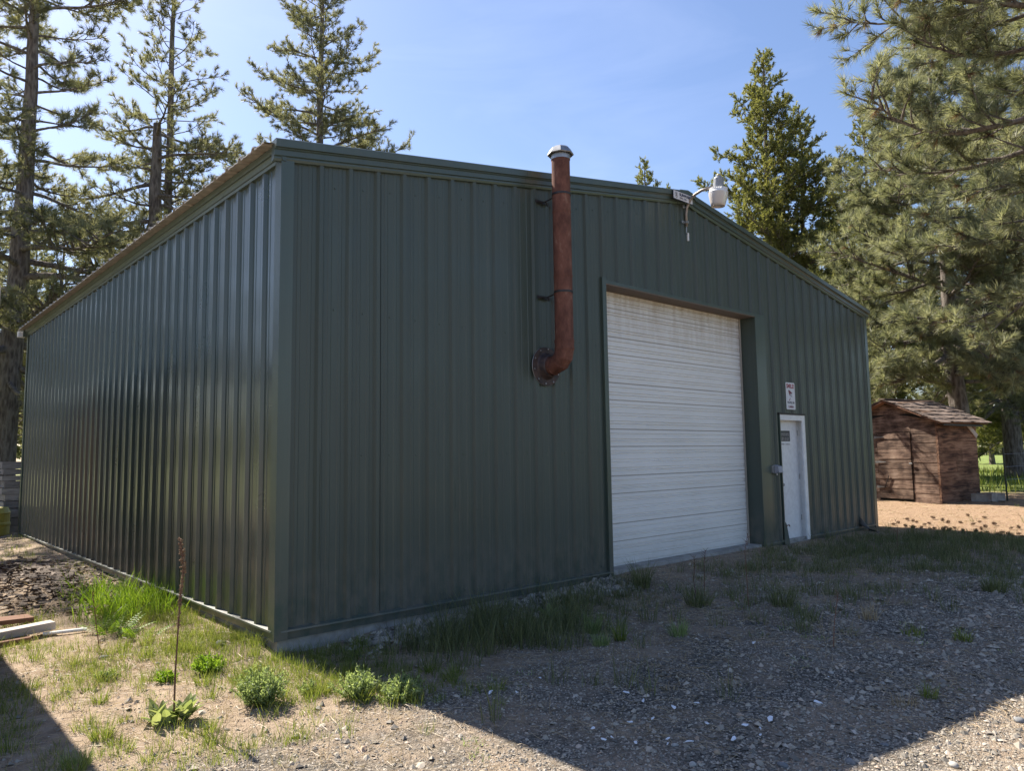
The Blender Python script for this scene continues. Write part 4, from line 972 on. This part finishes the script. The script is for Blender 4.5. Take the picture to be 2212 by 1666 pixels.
# general sparse grass on the sunlit left patch and by the walls
rg = np.random.default_rng(41)
def scatter(n, xr, yr, wfn, mu=0):
    x = rg.uniform(*xr, n); y = rg.uniform(*yr, n); ok, zf = inview(x, y); k = ok & outside(x, y) & (rg.random(n) < wfn(x, y)); return x[k], y[k], zf[k]
wl1 = lambda x, y: np.clip(.06+.62*sst(-.2, .55, vnoise(x, y, 2.4, 11))+.9*np.exp(-((x+.25)/.35)**2)*sst(-1.6, -.6, y)+.8*np.exp(-(((x-.1)/.5)**2+((y+.9)/.5)**2)), 0, 1)*sst(-2.6, -1.5, y)
x, y, zf = scatter(5200, (-2.4, .7), (-2.6, 3.2), wl1)
me = blades('short_grass', x, y, rg.uniform(.05, .15, len(x)), .0035, rg, .32, 15, .05, .6); tag(link('short_grass', me, M['grass']), 'thin patchy sunlit grass left of the building corner', 'grass', kind='stuff')
x, y, zf = scatter(4200, (-7, .2), (2.6, 16), lambda x, y: np.clip(.35+.5*vnoise(x, y, 1.1, 12), 0, 1)*(1-np.exp(-(((x+.95)/.7)**2+((y-5.2)/2.0)**2))))
me = blades('short_grass', x, y, rg.uniform(.06, .16, len(x)), .006, rg, .30, 9, .10, .5, 2); tag(link('short_grass', me, M['grass']), 'grass growing along the left side towards the back corner', 'grass', kind='stuff')
x, y, zf = scatter(260, (-2.2, .75), (-2.2, 3.0), lambda x, y: np.clip(.15+.7*sst(-.1, .5, vnoise(x, y, 2.0, 17))+.5*np.exp(-((x+.15)/.5)**2), 0, 1)*sst(-2.2, -1.2, y))
me = blades('grass_clumps', x, y, rg.uniform(.08, .17, len(x)), .0042, rg, .38, 60, .06, .8); tag(link('grass_clumps', me, M['grass']), 'small clumps of green grass on the sunlit dirt', 'grass', kind='stuff')
x, y, zf = scatter(230, (-2.2, 9), (-4.4, 1.5), lambda x, y: np.clip(.3+.5*vnoise(x, y, 1.4, 19), 0, 1))
me = blades('ground_weeds', x, y, rg.uniform(.02, .05, len(x)), .009, rg, .9, 26, .07, .6, 2); tag(link('ground_weeds', me, M['weed']), 'low ground hugging weeds between the stones', 'weeds', kind='stuff')
# lush clump by the wall
k = 110; a = rg.normal(0, .30, k); b_ = rg.normal(0, .42, k); cx = np.clip(-.38+a*.8, -2, -.10); cy = 2.95+b_
me = blades('lush_grass', cx, cy, rg.uniform(.22, .40, k), .011, rg, .35, 10, .09, 1.0, 5); tag(link('lush_grass', me, M['lush']), 'bright lush clump of long grass leaning at the side wall', 'grass', kind='stuff')
# shaded grass in front of the gable
def wshade(x, y):
    a = 1.5*np.exp(-(((x-1.9)/1.0)**2+((y+.8+.1*x)/.40)**2)); b = 1.5*np.exp(-(((x-3.3)/1.2)**2+((y+.55)/.35)**2))*.6
    c = np.exp(-(((x-8.4)/2.8)**2+((y+1.05)/.7)**2))*.8+.75*np.exp(-(((x-11.8)/2.6)**2+((y+2.0)/1.2)**2))+.5*np.exp(-(((x-9)/2.0)**2+((y+3.6)/.7)**2))+.6*np.exp(-(((x-15)/2.2)**2+((y+3.6)/1.0)**2)); d = .5*np.exp(-(((x-7)/4)**2+((y+2.3)/.8)**2))*sst(-.1, .6, vnoise(x, y, 1.5, 13))
    return np.clip((a*1.2+b+c+d)*(.62+.5*vnoise(x, y, 2.7, 14)), 0, 1)*np.where((x > 12.55) & (y > -2.6), .07, 1)
x, y, zf = scatter(12000, (.3, 19), (-5.2, -.1), wshade)
hh = np.where(x < 3.2, rg.uniform(.18, .42, len(x)), rg.uniform(.09, .24, len(x)))
me = blades('tall_grass', x, y, hh, .0055, rg, .28, 20, .09, .7, 3); tag(link('tall_grass', me, M['shadegrass']), 'tall shaded grass and weeds along the foot of the gable', 'grass', kind='stuff')
# dry straw mats in shade
x, y, zf = scatter(1300, (1.0, 14), (-3.2, -.2), lambda x, y: np.clip(wshade(x, y)*.5+.12, 0, 1))
me = blades('dry_grass', x, y, rg.uniform(.12, .28, len(x)), .004, rg, 1.1, 9, .12, .6, 3); tag(link('dry_grass', me, M['straw']), 'flattened dry straw among the grass', 'dry grass', kind='stuff')
x, y, zf = scatter(1100, (-2.5, .8), (-2.6, 2.6), lambda x, y: np.clip(.3+.4*vnoise(x, y, 3.1, 15), 0, 1))
me = blades('dry_grass', x, y, rg.uniform(.06, .2, len(x)), .003, rg, .9, 8, .08, .7, 3); tag(link('dry_grass', me, M['straw']), 'dry bleached grass on the sunlit dirt', 'dry grass', kind='stuff')
# bright field grass beyond the shed
n = 9000; x = rg.uniform(21, 60, n); y = rg.uniform(-22, 6, n); ok, zf = inview(x, y); x, y = x[ok], y[ok]
me = blades('field_grass', x, y, rg.uniform(.2, .5, len(x)), .03, rg, .3, 3, .25, .5, 2); tag(link('field_grass', me, M['grass']), 'bright green grass field beyond the shed', 'grass', kind='stuff')
# mulch heap chips
x, y, zf = scatter(9000, (-2.4, -.08), (2.9, 8.2), lambda x, y: np.exp(-(((x+.85)/.55)**2+((y-5.0)/1.7)**2)))
me = strands('mulch_chips', x, y, rg.uniform(.04, .12, len(x)), rg.uniform(.015, .04, len(x))[:, None, None], rg, lift=.05, seg=1); tag(link('mulch_heap', me, M['chip']), 'dark heap of bark chips and twigs beside the side wall', 'mulch heap', kind='stuff')

# --- individual tufts, weeds
def tuft(x, y, H, R, n, label, mt='grass', W=.004, group='grass tufts in the yard', lean=.35, seed=0):
    global rg
    rg0 = np.random.default_rng(seed+500); z = float(gz(x, y))
    cx = np.zeros(1); cy = np.zeros(1)
    me = blades('grass_tuft', np.full(1, x), np.full(1, y), np.full(1, H), W, rg0, lean, n, R, .6, 4)
    co = np.zeros(len(me.vertices)*3); me.vertices.foreach_get('co', co); co = co.reshape(-1, 3)-np.array([x, y, z]); me.vertices.foreach_set('co', co.ravel())
    o = link('grass_tuft', me, M[mt], None, (x, y, z)); tag(o, label, 'grass tuft', group); return o
def G(u, v): 
    z = -.12
    for _ in range(4):
        d = F_*CAM['f']+R_*(u-1106)-U_*(v-833); t = (z-CAM['loc'][2])/d.z; x = CAM['loc'][0]+d.x*t; y = CAM['loc'][1]+d.y*t; z = float(gz(x, y))
    return x, y
TF = [(221, 1598, .16, .06, 150, 'small upright tuft alone on the dirt near the bottom left', 'grass'), (165, 1655, .12, .08, 130, 'green tuft at the bottom left on the shadow edge', 'weed'),
      (215, 1520, .12, .05, 90, 'thin tuft above the small upright one at the left', 'grass'), (268, 1560, .07, .03, 40, 'tiny tuft between the small upright tuft and the mullein', 'grass'),
      (1385, 1270, .36, .10, 170, 'tall dark tuft by the near bottom corner of the white garage door', 'shadegrass'), (1360, 1238, .33, .05, 45, 'tall thin blades against the near end of the garage door', 'shadegrass'), (1488, 1222, .26, .12, 140, 'grass tuft against the middle bottom of the garage door', 'shadegrass'),
      (1542, 1205, .16, .07, 70, 'smaller tuft right of the middle one at the garage door', 'shadegrass'), (1280, 1368, .22, .08, 150, 'round dark tuft in the gravel in front of the gable', 'weed'), (1340, 1385, .24, .05, 60, 'yellowish upright tuft next to the round dark one', 'grass'),
      (1465, 1385-12, .18, .08, 120, 'isolated bushy tuft on the shaded gravel, middle', 'weed'), (1510, 1308, .26, .12, 170, 'broad tuft between the garage door and the isolated one', 'shadegrass'), (1297, 1395, .15, .07, 120, 'low dark tuft just below the round one', 'weed'),
      (1690, 1310, .30, .10, 130, 'tall green tuft in front of the entry door', 'shadegrass'), (1875, 1340, .20, .08, 60, 'thin straw coloured tuft on the shaded gravel, right', 'straw'), (1975, 1372, .08, .10, 90, 'low yellow green mat in the gravel at right', 'grass'),
      (2080, 1385, .14, .07, 70, 'olive tuft right of the low yellow green mat', 'grass'), (2008, 1508, .13, .05, 90, 'small bright tuft at lower right, nearest the sunlit gravel', 'grass'), (1955, 1525, .09, .08, 80, 'sparse tuft left of the small bright one at lower right', 'straw'), (2150, 1280, .26, .12, 140, 'leafy tuft near the right edge of the yard', 'shadegrass'),
      (1445, 1460+30, .06, .06, 40, 'faint tiny tuft in the middle of the shaded gravel', 'straw'), (1580, 1475, .06, .07, 40, 'faint brownish tuft at lower middle right', 'straw'), (960, 1385, .34, .14, 150, 'tall tangled grass tuft left of the stones below the gable', 'shadegrass'), (1055, 1350, .38, .16, 220, 'largest tall grass tuft in front of the gable', 'shadegrass')]
for i, (u, v, H, R, n, lb, mt) in enumerate(TF):
    x, y = G(u, v); tuft(x, y, H, R, n, lb, mt, seed=i, W=.004 if v > 1450 else .007)

def leafy(loc, label, R, H, nst, nlf, ll, lw, mt, seed, name='weed_bush', cat='weed', group=None, up=.6):
    """low bush: stems with many small leaves"""
    rgl = np.random.default_rng(seed); tb = Tubes(); P = []; D = []
    for s in range(nst):
        a = rgl.uniform(0, 6.28); e = rgl.uniform(.1, 1.15); L = H*(1.1-.25*e)*rgl.uniform(.7, 1.1); d = np.array([math.cos(a)*math.sin(e)*R/H*1.1, math.sin(a)*math.sin(e)*R/H*1.1, math.cos(e*.9)]); d = unit(d)
        L = L*(1+.35*math.sin(e)*R/H)
        pts = [np.array([math.cos(a), math.sin(a), 0])*R*.15*rgl.random()]
        for k in range(4): d = unit(d+np.array([0, 0, .12])+rgl.normal(0, .1, 3)); pts.append(pts[-1]+d*L/4)
        pts = np.array(pts); tb.add(pts, np.linspace(.0025, .001, 5), 3)
        for q in range(nlf):
            t = rgl.uniform(.2, 1)*4; k = min(int(t), 3); b0 = pts[k]+(pts[k+1]-pts[k])*(t-k); P.append(b0); D.append(unit(unit(pts[k+1]-pts[k])*.7+rgl.normal(0, .6, 3)))
    P = np.array(P); D = unit(np.array(D)); N = len(P); side = unit(np.cross(D, rgl.normal(size=(N, 3)))); nrm = np.cross(side, D)
    L = (ll*rgl.uniform(.6, 1.15, N))[:, None]; w = (lw*rgl.uniform(.7, 1.1, N))[:, None]*.5
    V = np.stack([P, P+D*L*.45+side*w, P+D*L-nrm*L*.12, P+D*L*.45-side*w], 1)
    me = npmesh('leaves', V.reshape(-1, 3), [np.arange(N*4).reshape(-1, 4)]); faceattr(me, 'tint', np.clip(rgl.random(N), 0, 1))
    r = empty(name, (loc[0], loc[1], float(gz(*loc[:2]))-.01), label, cat, group)
    link('stems', tb.mesh('stems'), M['weed'], r); link('leaves', me, M[mt], r); return r
bushes = [(562, 1525, .23, .22, 80, 'biggest round leafy weed below the building corner', 'weed'), (768, 1508, .19, .17, 60, 'leafy weed in the middle of the three along the shadow edge', 'weed'), (868, 1515, .21, .15, 56, 'rightmost leafy weed touching the building shadow', 'weed'),
          (450, 1455, .18, .12, 46, 'bright leafy weed up left of the biggest round one', 'lush'), (665, 1500, .07, .08, 16, 'small weed between the biggest and the middle leafy weeds', 'weed'), (360, 1475, .10, .08, 18, 'flat weed behind the dead mullein stalk', 'lush'), (228, 1470, .11, .06, 20, 'sprawling weed with long bare stems at left', 'weed'), (1165, 1400, .0, .0, 0, '', 'weed')]
for i, (u, v, R, H, ns, lb, mt) in enumerate(bushes):
    if ns: leafy(G(u, v), lb, R, H, int(ns*1.5), 26, .030, .011, mt, 700+i, group='leafy weeds on the dirt')
# fern-like tansy
def fern(loc, label, n, L, seed):
    rgl = np.random.default_rng(seed); r = empty('tansy_plant', (loc[0], loc[1], float(gz(*loc[:2]))-.01), label, 'plant')
    for i in range(n):
        a = rgl.uniform(0, 6.28); e = rgl.uniform(.35, 1.0); d = np.array([math.cos(a)*math.sin(e), math.sin(a)*math.sin(e), math.cos(e)]); p = np.array([math.cos(a), math.sin(a), 0])*rgl.uniform(0, .16)
        mb = MB(); pts = [p]; l0 = L*rgl.uniform(.7, 1.1)
        for k in range(10): d = unit(d+np.array([0, 0, -.05])); pts.append(pts[-1]+d*l0/10)
        side = unit(np.cross(d, [0, 0, 1])); mb.tube(pts, list(np.linspace(.003, .001, 11)), 3, False)
        for k in range(2, 11):
            w = l0*.26*math.sin(math.pi*(k/11)**.7)
            for s in (-1, 1):
                b0 = pts[k]; dr = unit(side*s+d*.35); tip = b0+dr*w+np.array([0, 0, -.01]); nn = d*l0*.030
                mb.poly([b0-nn*.4, b0+dr*w*.5-nn, tip, b0+dr*w*.5+nn*1.2, b0+nn*.6])
        me = mb.mesh('frond'); faceattr(me, 'tint', np.clip(rgl.normal(.5, .25, len(me.polygons)), 0, 1)); link('frond', me, M['lush'], r)
fern(G(240, 1372), 'bright ferny leaved plant left of the lush grass by the wall', 22, .26, 5)
fern(G(305, 1375), 'shorter ferny plant touching the lush grass by the wall', 16, .20, 6)

# ------------------------------------------------------------------ mullein with dead stalk
mx, my = G(375, 1562); mz = float(gz(mx, my))
mu = empty('mullein', (mx, my, mz), 'tall dead mullein stalk with fresh leaves at its base', 'plant')
top = 1.16
st_ = [(0, 0, 0), (.005, .01, .3), (.02, .02, .62), (.03, .03, .80), (.045, .03, .93), (.035, .03, 1.05), (.02, .04, top)]
MB().tube(st_, [.0065, .006, .005, .005, .005, .005, .004], 8).build('stalk', M['brownwood'], mu)
rgl = np.random.default_rng(3); sh_ = MB(); sts = np.array(st_)
for i in range(330):
    z = rgl.uniform(.72, top) if rgl.random() < .88 else rgl.uniform(.60, .75); px = np.interp(z, sts[:, 2], sts[:, 0]); py = np.interp(z, sts[:, 2], sts[:, 1]); a = rgl.uniform(0, 6.28); r = (.017 if z > .93 else .009)*rgl.uniform(.5, 1.1)
    s = rgl.uniform(.004, .008); c = Vector((px+r*math.cos(a), py+r*math.sin(a), z)); M1 = Matrix.Translation(c) @ Euler(rgl.uniform(0, 3, 3)).to_matrix().to_4x4(); sh_.lathe([(.0005, -s), (s*.8, 0), (.0005, s*1.3)], 4, M1)
sh_.build('seed_head', wood('seed_brown', [(.3, (.10, .06, .035)), (.7, (.33, .21, .12))], 30, (1, 1, 1)), mu)
for i in range(44):
    a = i*2.399; e = .12+.72*(i/44)**.8; L = rgl.uniform(.12, .20); off = np.array([rgl.uniform(-.12, .02), rgl.uniform(-.05, .09), 0]) if i % 2 else np.array([.06, -.03, 0]); W_ = L*.34
    d = np.array([math.cos(a)*math.sin(e), math.sin(a)*math.sin(e), math.cos(e)]); side = unit(np.cross(d, [0, 0, 1])); mb = MB(); p = off+d*0; rows = []
    for k in range(6):
        t = k/5; w = W_*(math.sin(math.pi*min(1, t*.86+.12))**.8)*.5; mid = np.array(p); lift = np.cross(side, d)*w*.4
        rows.append((mid-side*w+lift, mid, mid+side*w+lift)); d = unit(d+np.array([math.cos(a), math.sin(a), -.3])*.10); p = p+d*L/5
    for k in range(5):
        for q in range(2): mb.poly([rows[k][q], rows[k][q+1], rows[k+1][q+1], rows[k+1][q]])
    me = mb.mesh('leaf', True); faceattr(me, 'tint', [float(rgl.uniform(.2, .9))]*len(me.polygons)); link('leaf', me, M['mullein'], mu)
# small mullein rosettes in the shade
def rosette(loc, label, seed, L0=.2, n=14):
    rgl = np.random.default_rng(seed); r = empty('mullein_rosette', (loc[0], loc[1], float(gz(*loc[:2]))), label, 'plant')
    for i in range(n):
        a = i*2.399; e = .35+.75*(i/n); L = rgl.uniform(.7, 1.1)*L0; d = np.array([math.cos(a)*math.sin(e), math.sin(a)*math.sin(e), math.cos(e)]); side = unit(np.cross(d, [0, 0, 1])); mb = MB(); p = np.zeros(3); rows = []
        for k in range(6):
            w = L*.17*(math.sin(math.pi*min(1, k/5*.86+.12))**.8); lift = np.cross(side, d)*w*.4; rows.append((p-side*w+lift, p, p+side*w+lift)); d = unit(d+np.array([math.cos(a), math.sin(a), -.3])*.10); p = p+d*L/5
        for k in range(5):
            for q in range(2): mb.poly([rows[k][q], rows[k][q+1], rows[k+1][q+1], rows[k+1][q]])
        me = mb.mesh('leaf', True); faceattr(me, 'tint', [float(rgl.uniform(.0, .5))]*len(me.polygons)); link('leaf', me, M['mullein'], r)
rosette(G(1190, 1345), 'shaded broad leaved mullein rosette beside the tall grass', 61)
rosette(G(1383, 1245), 'mullein rosette at the near end of the garage door', 62, .22)
# thin dead stalks
stk = [(1522, 1288, .50, .02, 'thin dark dead stalk in front of the garage door'), (1505, 1290, .46, -.03, 'second thin dead stalk crossing the first by the garage door'), (1617, 1310, .75, .0, 'tall straw coloured dead stalk below the garage door\'s right end'),
       (1800, 1400, .42, .10, 'bent dead stalk standing alone on the shaded gravel'), (215, 1400, .5, -.05, 'bare twig standing by the ferny plant'), (2000-60, 1195, .5, .03, 'thin dry stalk near the wall\'s right corner')]
for i, (u, v, h, lx, lb) in enumerate(stk):
    x, y = G(u, v); z = float(gz(x, y)); r1 = random.Random(i)
    pts = [(0, 0, -.02), (lx*.5+r1.uniform(-.02, .02), r1.uniform(-.02, .02), h*.4), (lx+r1.uniform(-.03, .03), 0, h*.75), (lx*1.6, r1.uniform(-.03, .03), h)]
    mb = MB().tube(pts, [.005, .004, .003, .002], 5)
    for k in range(7):
        t = r1.uniform(.35, 1); b0 = Vector(pts[1]).lerp(Vector(pts[3]), t); a = r1.uniform(0, 6.28); mb.tube([b0, b0+Vector((math.cos(a)*.05, math.sin(a)*.05, .04))], [.003, .001], 3)
    o = mb.build('dead_stalk', M['brownwood'], None, loc=(x, y, z)); tag(o, lb, 'dead stalk', 'dead weed stalks')

# ------------------------------------------------------------------ pine cones, litter, bigger stones
cone = MB()
for k in range(7):
    t = k/6; r = .038*math.sin(math.pi*(.18+.74*t)); zc = .07*t
    for q in range(7):
        a = q*2*math.pi/7+k*.45; c, s = math.cos(a), math.sin(a); c2, s2 = math.cos(a+.36), math.sin(a+.36); c3, s3 = math.cos(a-.36), math.sin(a-.36)
        cone.poly([(c3*r*.35, s3*r*.35, zc), (c*r*1.15, s*r*1.15, zc-.012), (c2*r*.35, s2*r*.35, zc), (c*r*.4, s*r*.4, zc+.014)])
cm = cone.mesh('pine_cone'); cm.materials.append(wood('cone_brown', [(.3, (.045, .025, .015)), (.7, (.15, .08, .045))], 20, (1, 1, 1)))
rc = random.Random(12); zq = [(605,1425),(675,1380),(790,1370),(830,1380),(885,1385),(945,1415),(1005,1465),(860,1500),(920,1500),(1165,1390),(1035,1410),(1165,1475),(1180,1505),(1220,1410),(1225,1440),(1232,1480),(1232,1505),(1090,1555),(1320,1570),(1255,1590),(1345,1400),(1375,1460),(1390,1490),(1480,1415),(1555,1400),(1590,1438),(1500,1500),(1570,1525),(1525,1535),(1550,1555),(1650,1497),(1625,1425),(1745,1470),(1800,1460),(1780,1520),(1940,1530),(1905,1565),(1720,1410),(1610,1380),(1455,1365),(850,1440),(765,1435),(1990,1620),(2060,1560),(1080,1380),(2010,1440),(1900,1440)]
for (a, b_) in zq:
    x, y = G((2500+a*.27)*.7229, (1150+b_*.27)*.7229); s = rc.uniform(1.0, 1.35)
    o = link('pine_cone', cm, None, None, (x, y, float(gz(x, y))+.028*s), (rc.uniform(.9, 1.8), rc.uniform(-.3, .3), rc.uniform(0, 6.28))); o.scale = (s, s, s)
    tag(o, 'brown open pine cone lying on the sunlit needle litter near the shed', 'pine cone', 'pine cones on the needle litter')
# white scraps
pm = mat('white_scrap', (.78, .80, .84), .5)[0]
zq = [(410,930,1.4),(600,928,1),(1405,928,1),(1530,990,1.2),(1755,1045,1.3),(1925,1008,1.2),(1600,1122,.8),(1430,1150,.8),(2000,1160,1.1),(1160,1198,.9),(1243,1280,1.1),(1298,1262,.7),(1475,1305,.9),(1710,1272,.7),(1710,1310,.6),(1862,1295,1.2),(2193,1275,1.2),(770,820,.6)]
P_ = [((1300+a*.4069)*.7229, (1700+b_*.4069)*.7229, s) for a, b_, s in zq]
P_ += [((2200+a*.4226)*.7229, (1600+b_*.4226)*.7229, s) for a, b_, s in ((125,775,1.2),(575,1200,1.4),(245,1320,1.6),(65,1367,1),(172,1388,.6),(175,1435,.9),(655,1022,.6),(1070-265,435+30,.6))]
for i, (u, v, s) in enumerate(P_):
    x, y = G(u, v); r1 = random.Random(100+i); s *= .021; mb = MB(); N = 5; top_ = []
    for k in range(N): a = 2*math.pi*k/N+r1.uniform(-.3, .3); r = s*r1.uniform(.4, 1.1); top_.append((r*math.cos(a)*1.5, r*math.sin(a)*.7, r1.uniform(.0, .006)))
    mb.prism(top_, lambda p: (p[0], p[1], p[2]), lambda p: (p[0]*.97, p[1]*.97, p[2]+.004))
    o = mb.build('white_scrap', pm, None, loc=(x, y, float(gz(x, y))+.014), rot=(r1.uniform(-.2, .2), r1.uniform(-.25, .1), r1.uniform(0, 3))); tag(o, 'small torn scrap of white plastic lying on the shaded gravel', 'litter', 'white plastic scraps on the gravel')
# larger stones
def stone(u, v, s, label, tintc, seed, flat=.55):
    x, y = G(u, v); rgl = np.random.default_rng(seed); bm_ = MB(); V = []
    import bmesh
    bm = bmesh.new(); bmesh.ops.create_icosphere(bm, subdivisions=2, radius=1)
    off = rgl.uniform(0, 10, 3)
    for vv in bm.verts:
        c = np.array(vv.co); f = 1+.16*math.sin(c[0]*2.3+off[0])+.13*math.sin(c[1]*2.9+off[1])+.12*math.sin(c[2]*2.1+off[2]); vv.co = Vector(c*f*s*np.array([1, .75, flat]))
    me = bpy.data.meshes.new('stone'); bm.to_mesh(me); bm.free(); me.polygons.foreach_set('use_smooth', [True]*len(me.polygons))
    o = link('stone', me, tintc, None, (x, y, float(gz(x, y))+s*flat*.45), (0, 0, rgl.uniform(0, 3))); tag(o, label, 'stone', 'larger loose stones'); return o
def rock(name, c0, c1):
    m, n, l, b = mat(name, c0, .85, 0, .3); z = noise(n, l, 22, 6); l.new(ramp(n, l, z, [(.35, c0), (.65, c1)]), b.inputs['Base Color']); bump(n, l, b, z, .4, .005); return m
rk = [rock('pale_rock', (.34, .32, .29), (.52, .49, .45)), rock('grey_rock', (.15, .155, .16), (.26, .26, .26)), rock('tan_rock', (.34, .25, .16), (.48, .38, .27))]
for i, q in enumerate([(1172, 1283, .085, 'largest pale stone against the gable wall', 0), (1150, 1292, .06, 'pale stone left of the largest one by the wall', 0), (1090, 1300, .055, 'pale stone half hidden in tall grass by the wall', 0), (1040, 1345, .04, 'small pale stone at the left end of the wall stones', 0),
                       (476, 1450, .035, 'dark stone on the sunlit dirt below the lush grass', 1), (226, 1423+0, .035, 'dark lump of stone on the dirt at left', 1), (340, 1436, .02, 'little dark stone right of the dark lump', 1), (475, 1396, .05, 'grey stone under the end of the lush grass', 1),
                       (1458, 1612, .022, 'squarish pale stone in the sunlit gravel at bottom', 0), (1550, 1630-0, .022, 'orange tan stone in the sunlit gravel', 2), (1497, 1655, .024, 'flat pale stone at the bottom edge, middle', 0),
                       (1690, 1658, .03, 'grey rounded stone at the bottom edge', 1), (1910, 1612-0, .02, 'grey stone near the right shadow edge', 1), (2010, 1588-0, .02, 'tan stone on the right shadow edge', 2), (1838, 1650, .03, 'large grey stone at the bottom by the right shadow tip', 1), (2060, 1658, .028, 'pale stone at bottom right', 0), (2200, 1560, .034, 'large grey flat stone at the right edge', 1), (1795, 1455, .022, 'pale stone alone on the shaded gravel', 0), (1905, 1478-0, .018, 'light stone on the shaded gravel, right', 0)]):
    stone(q[0], q[1], q[2], q[3], rk[q[4]], 900+i)

print('TRIS', sum(len(m.polygons) for m in bpy.data.meshes), [(m.name, len(m.polygons)) for m in bpy.data.meshes if len(m.polygons) > 60000])
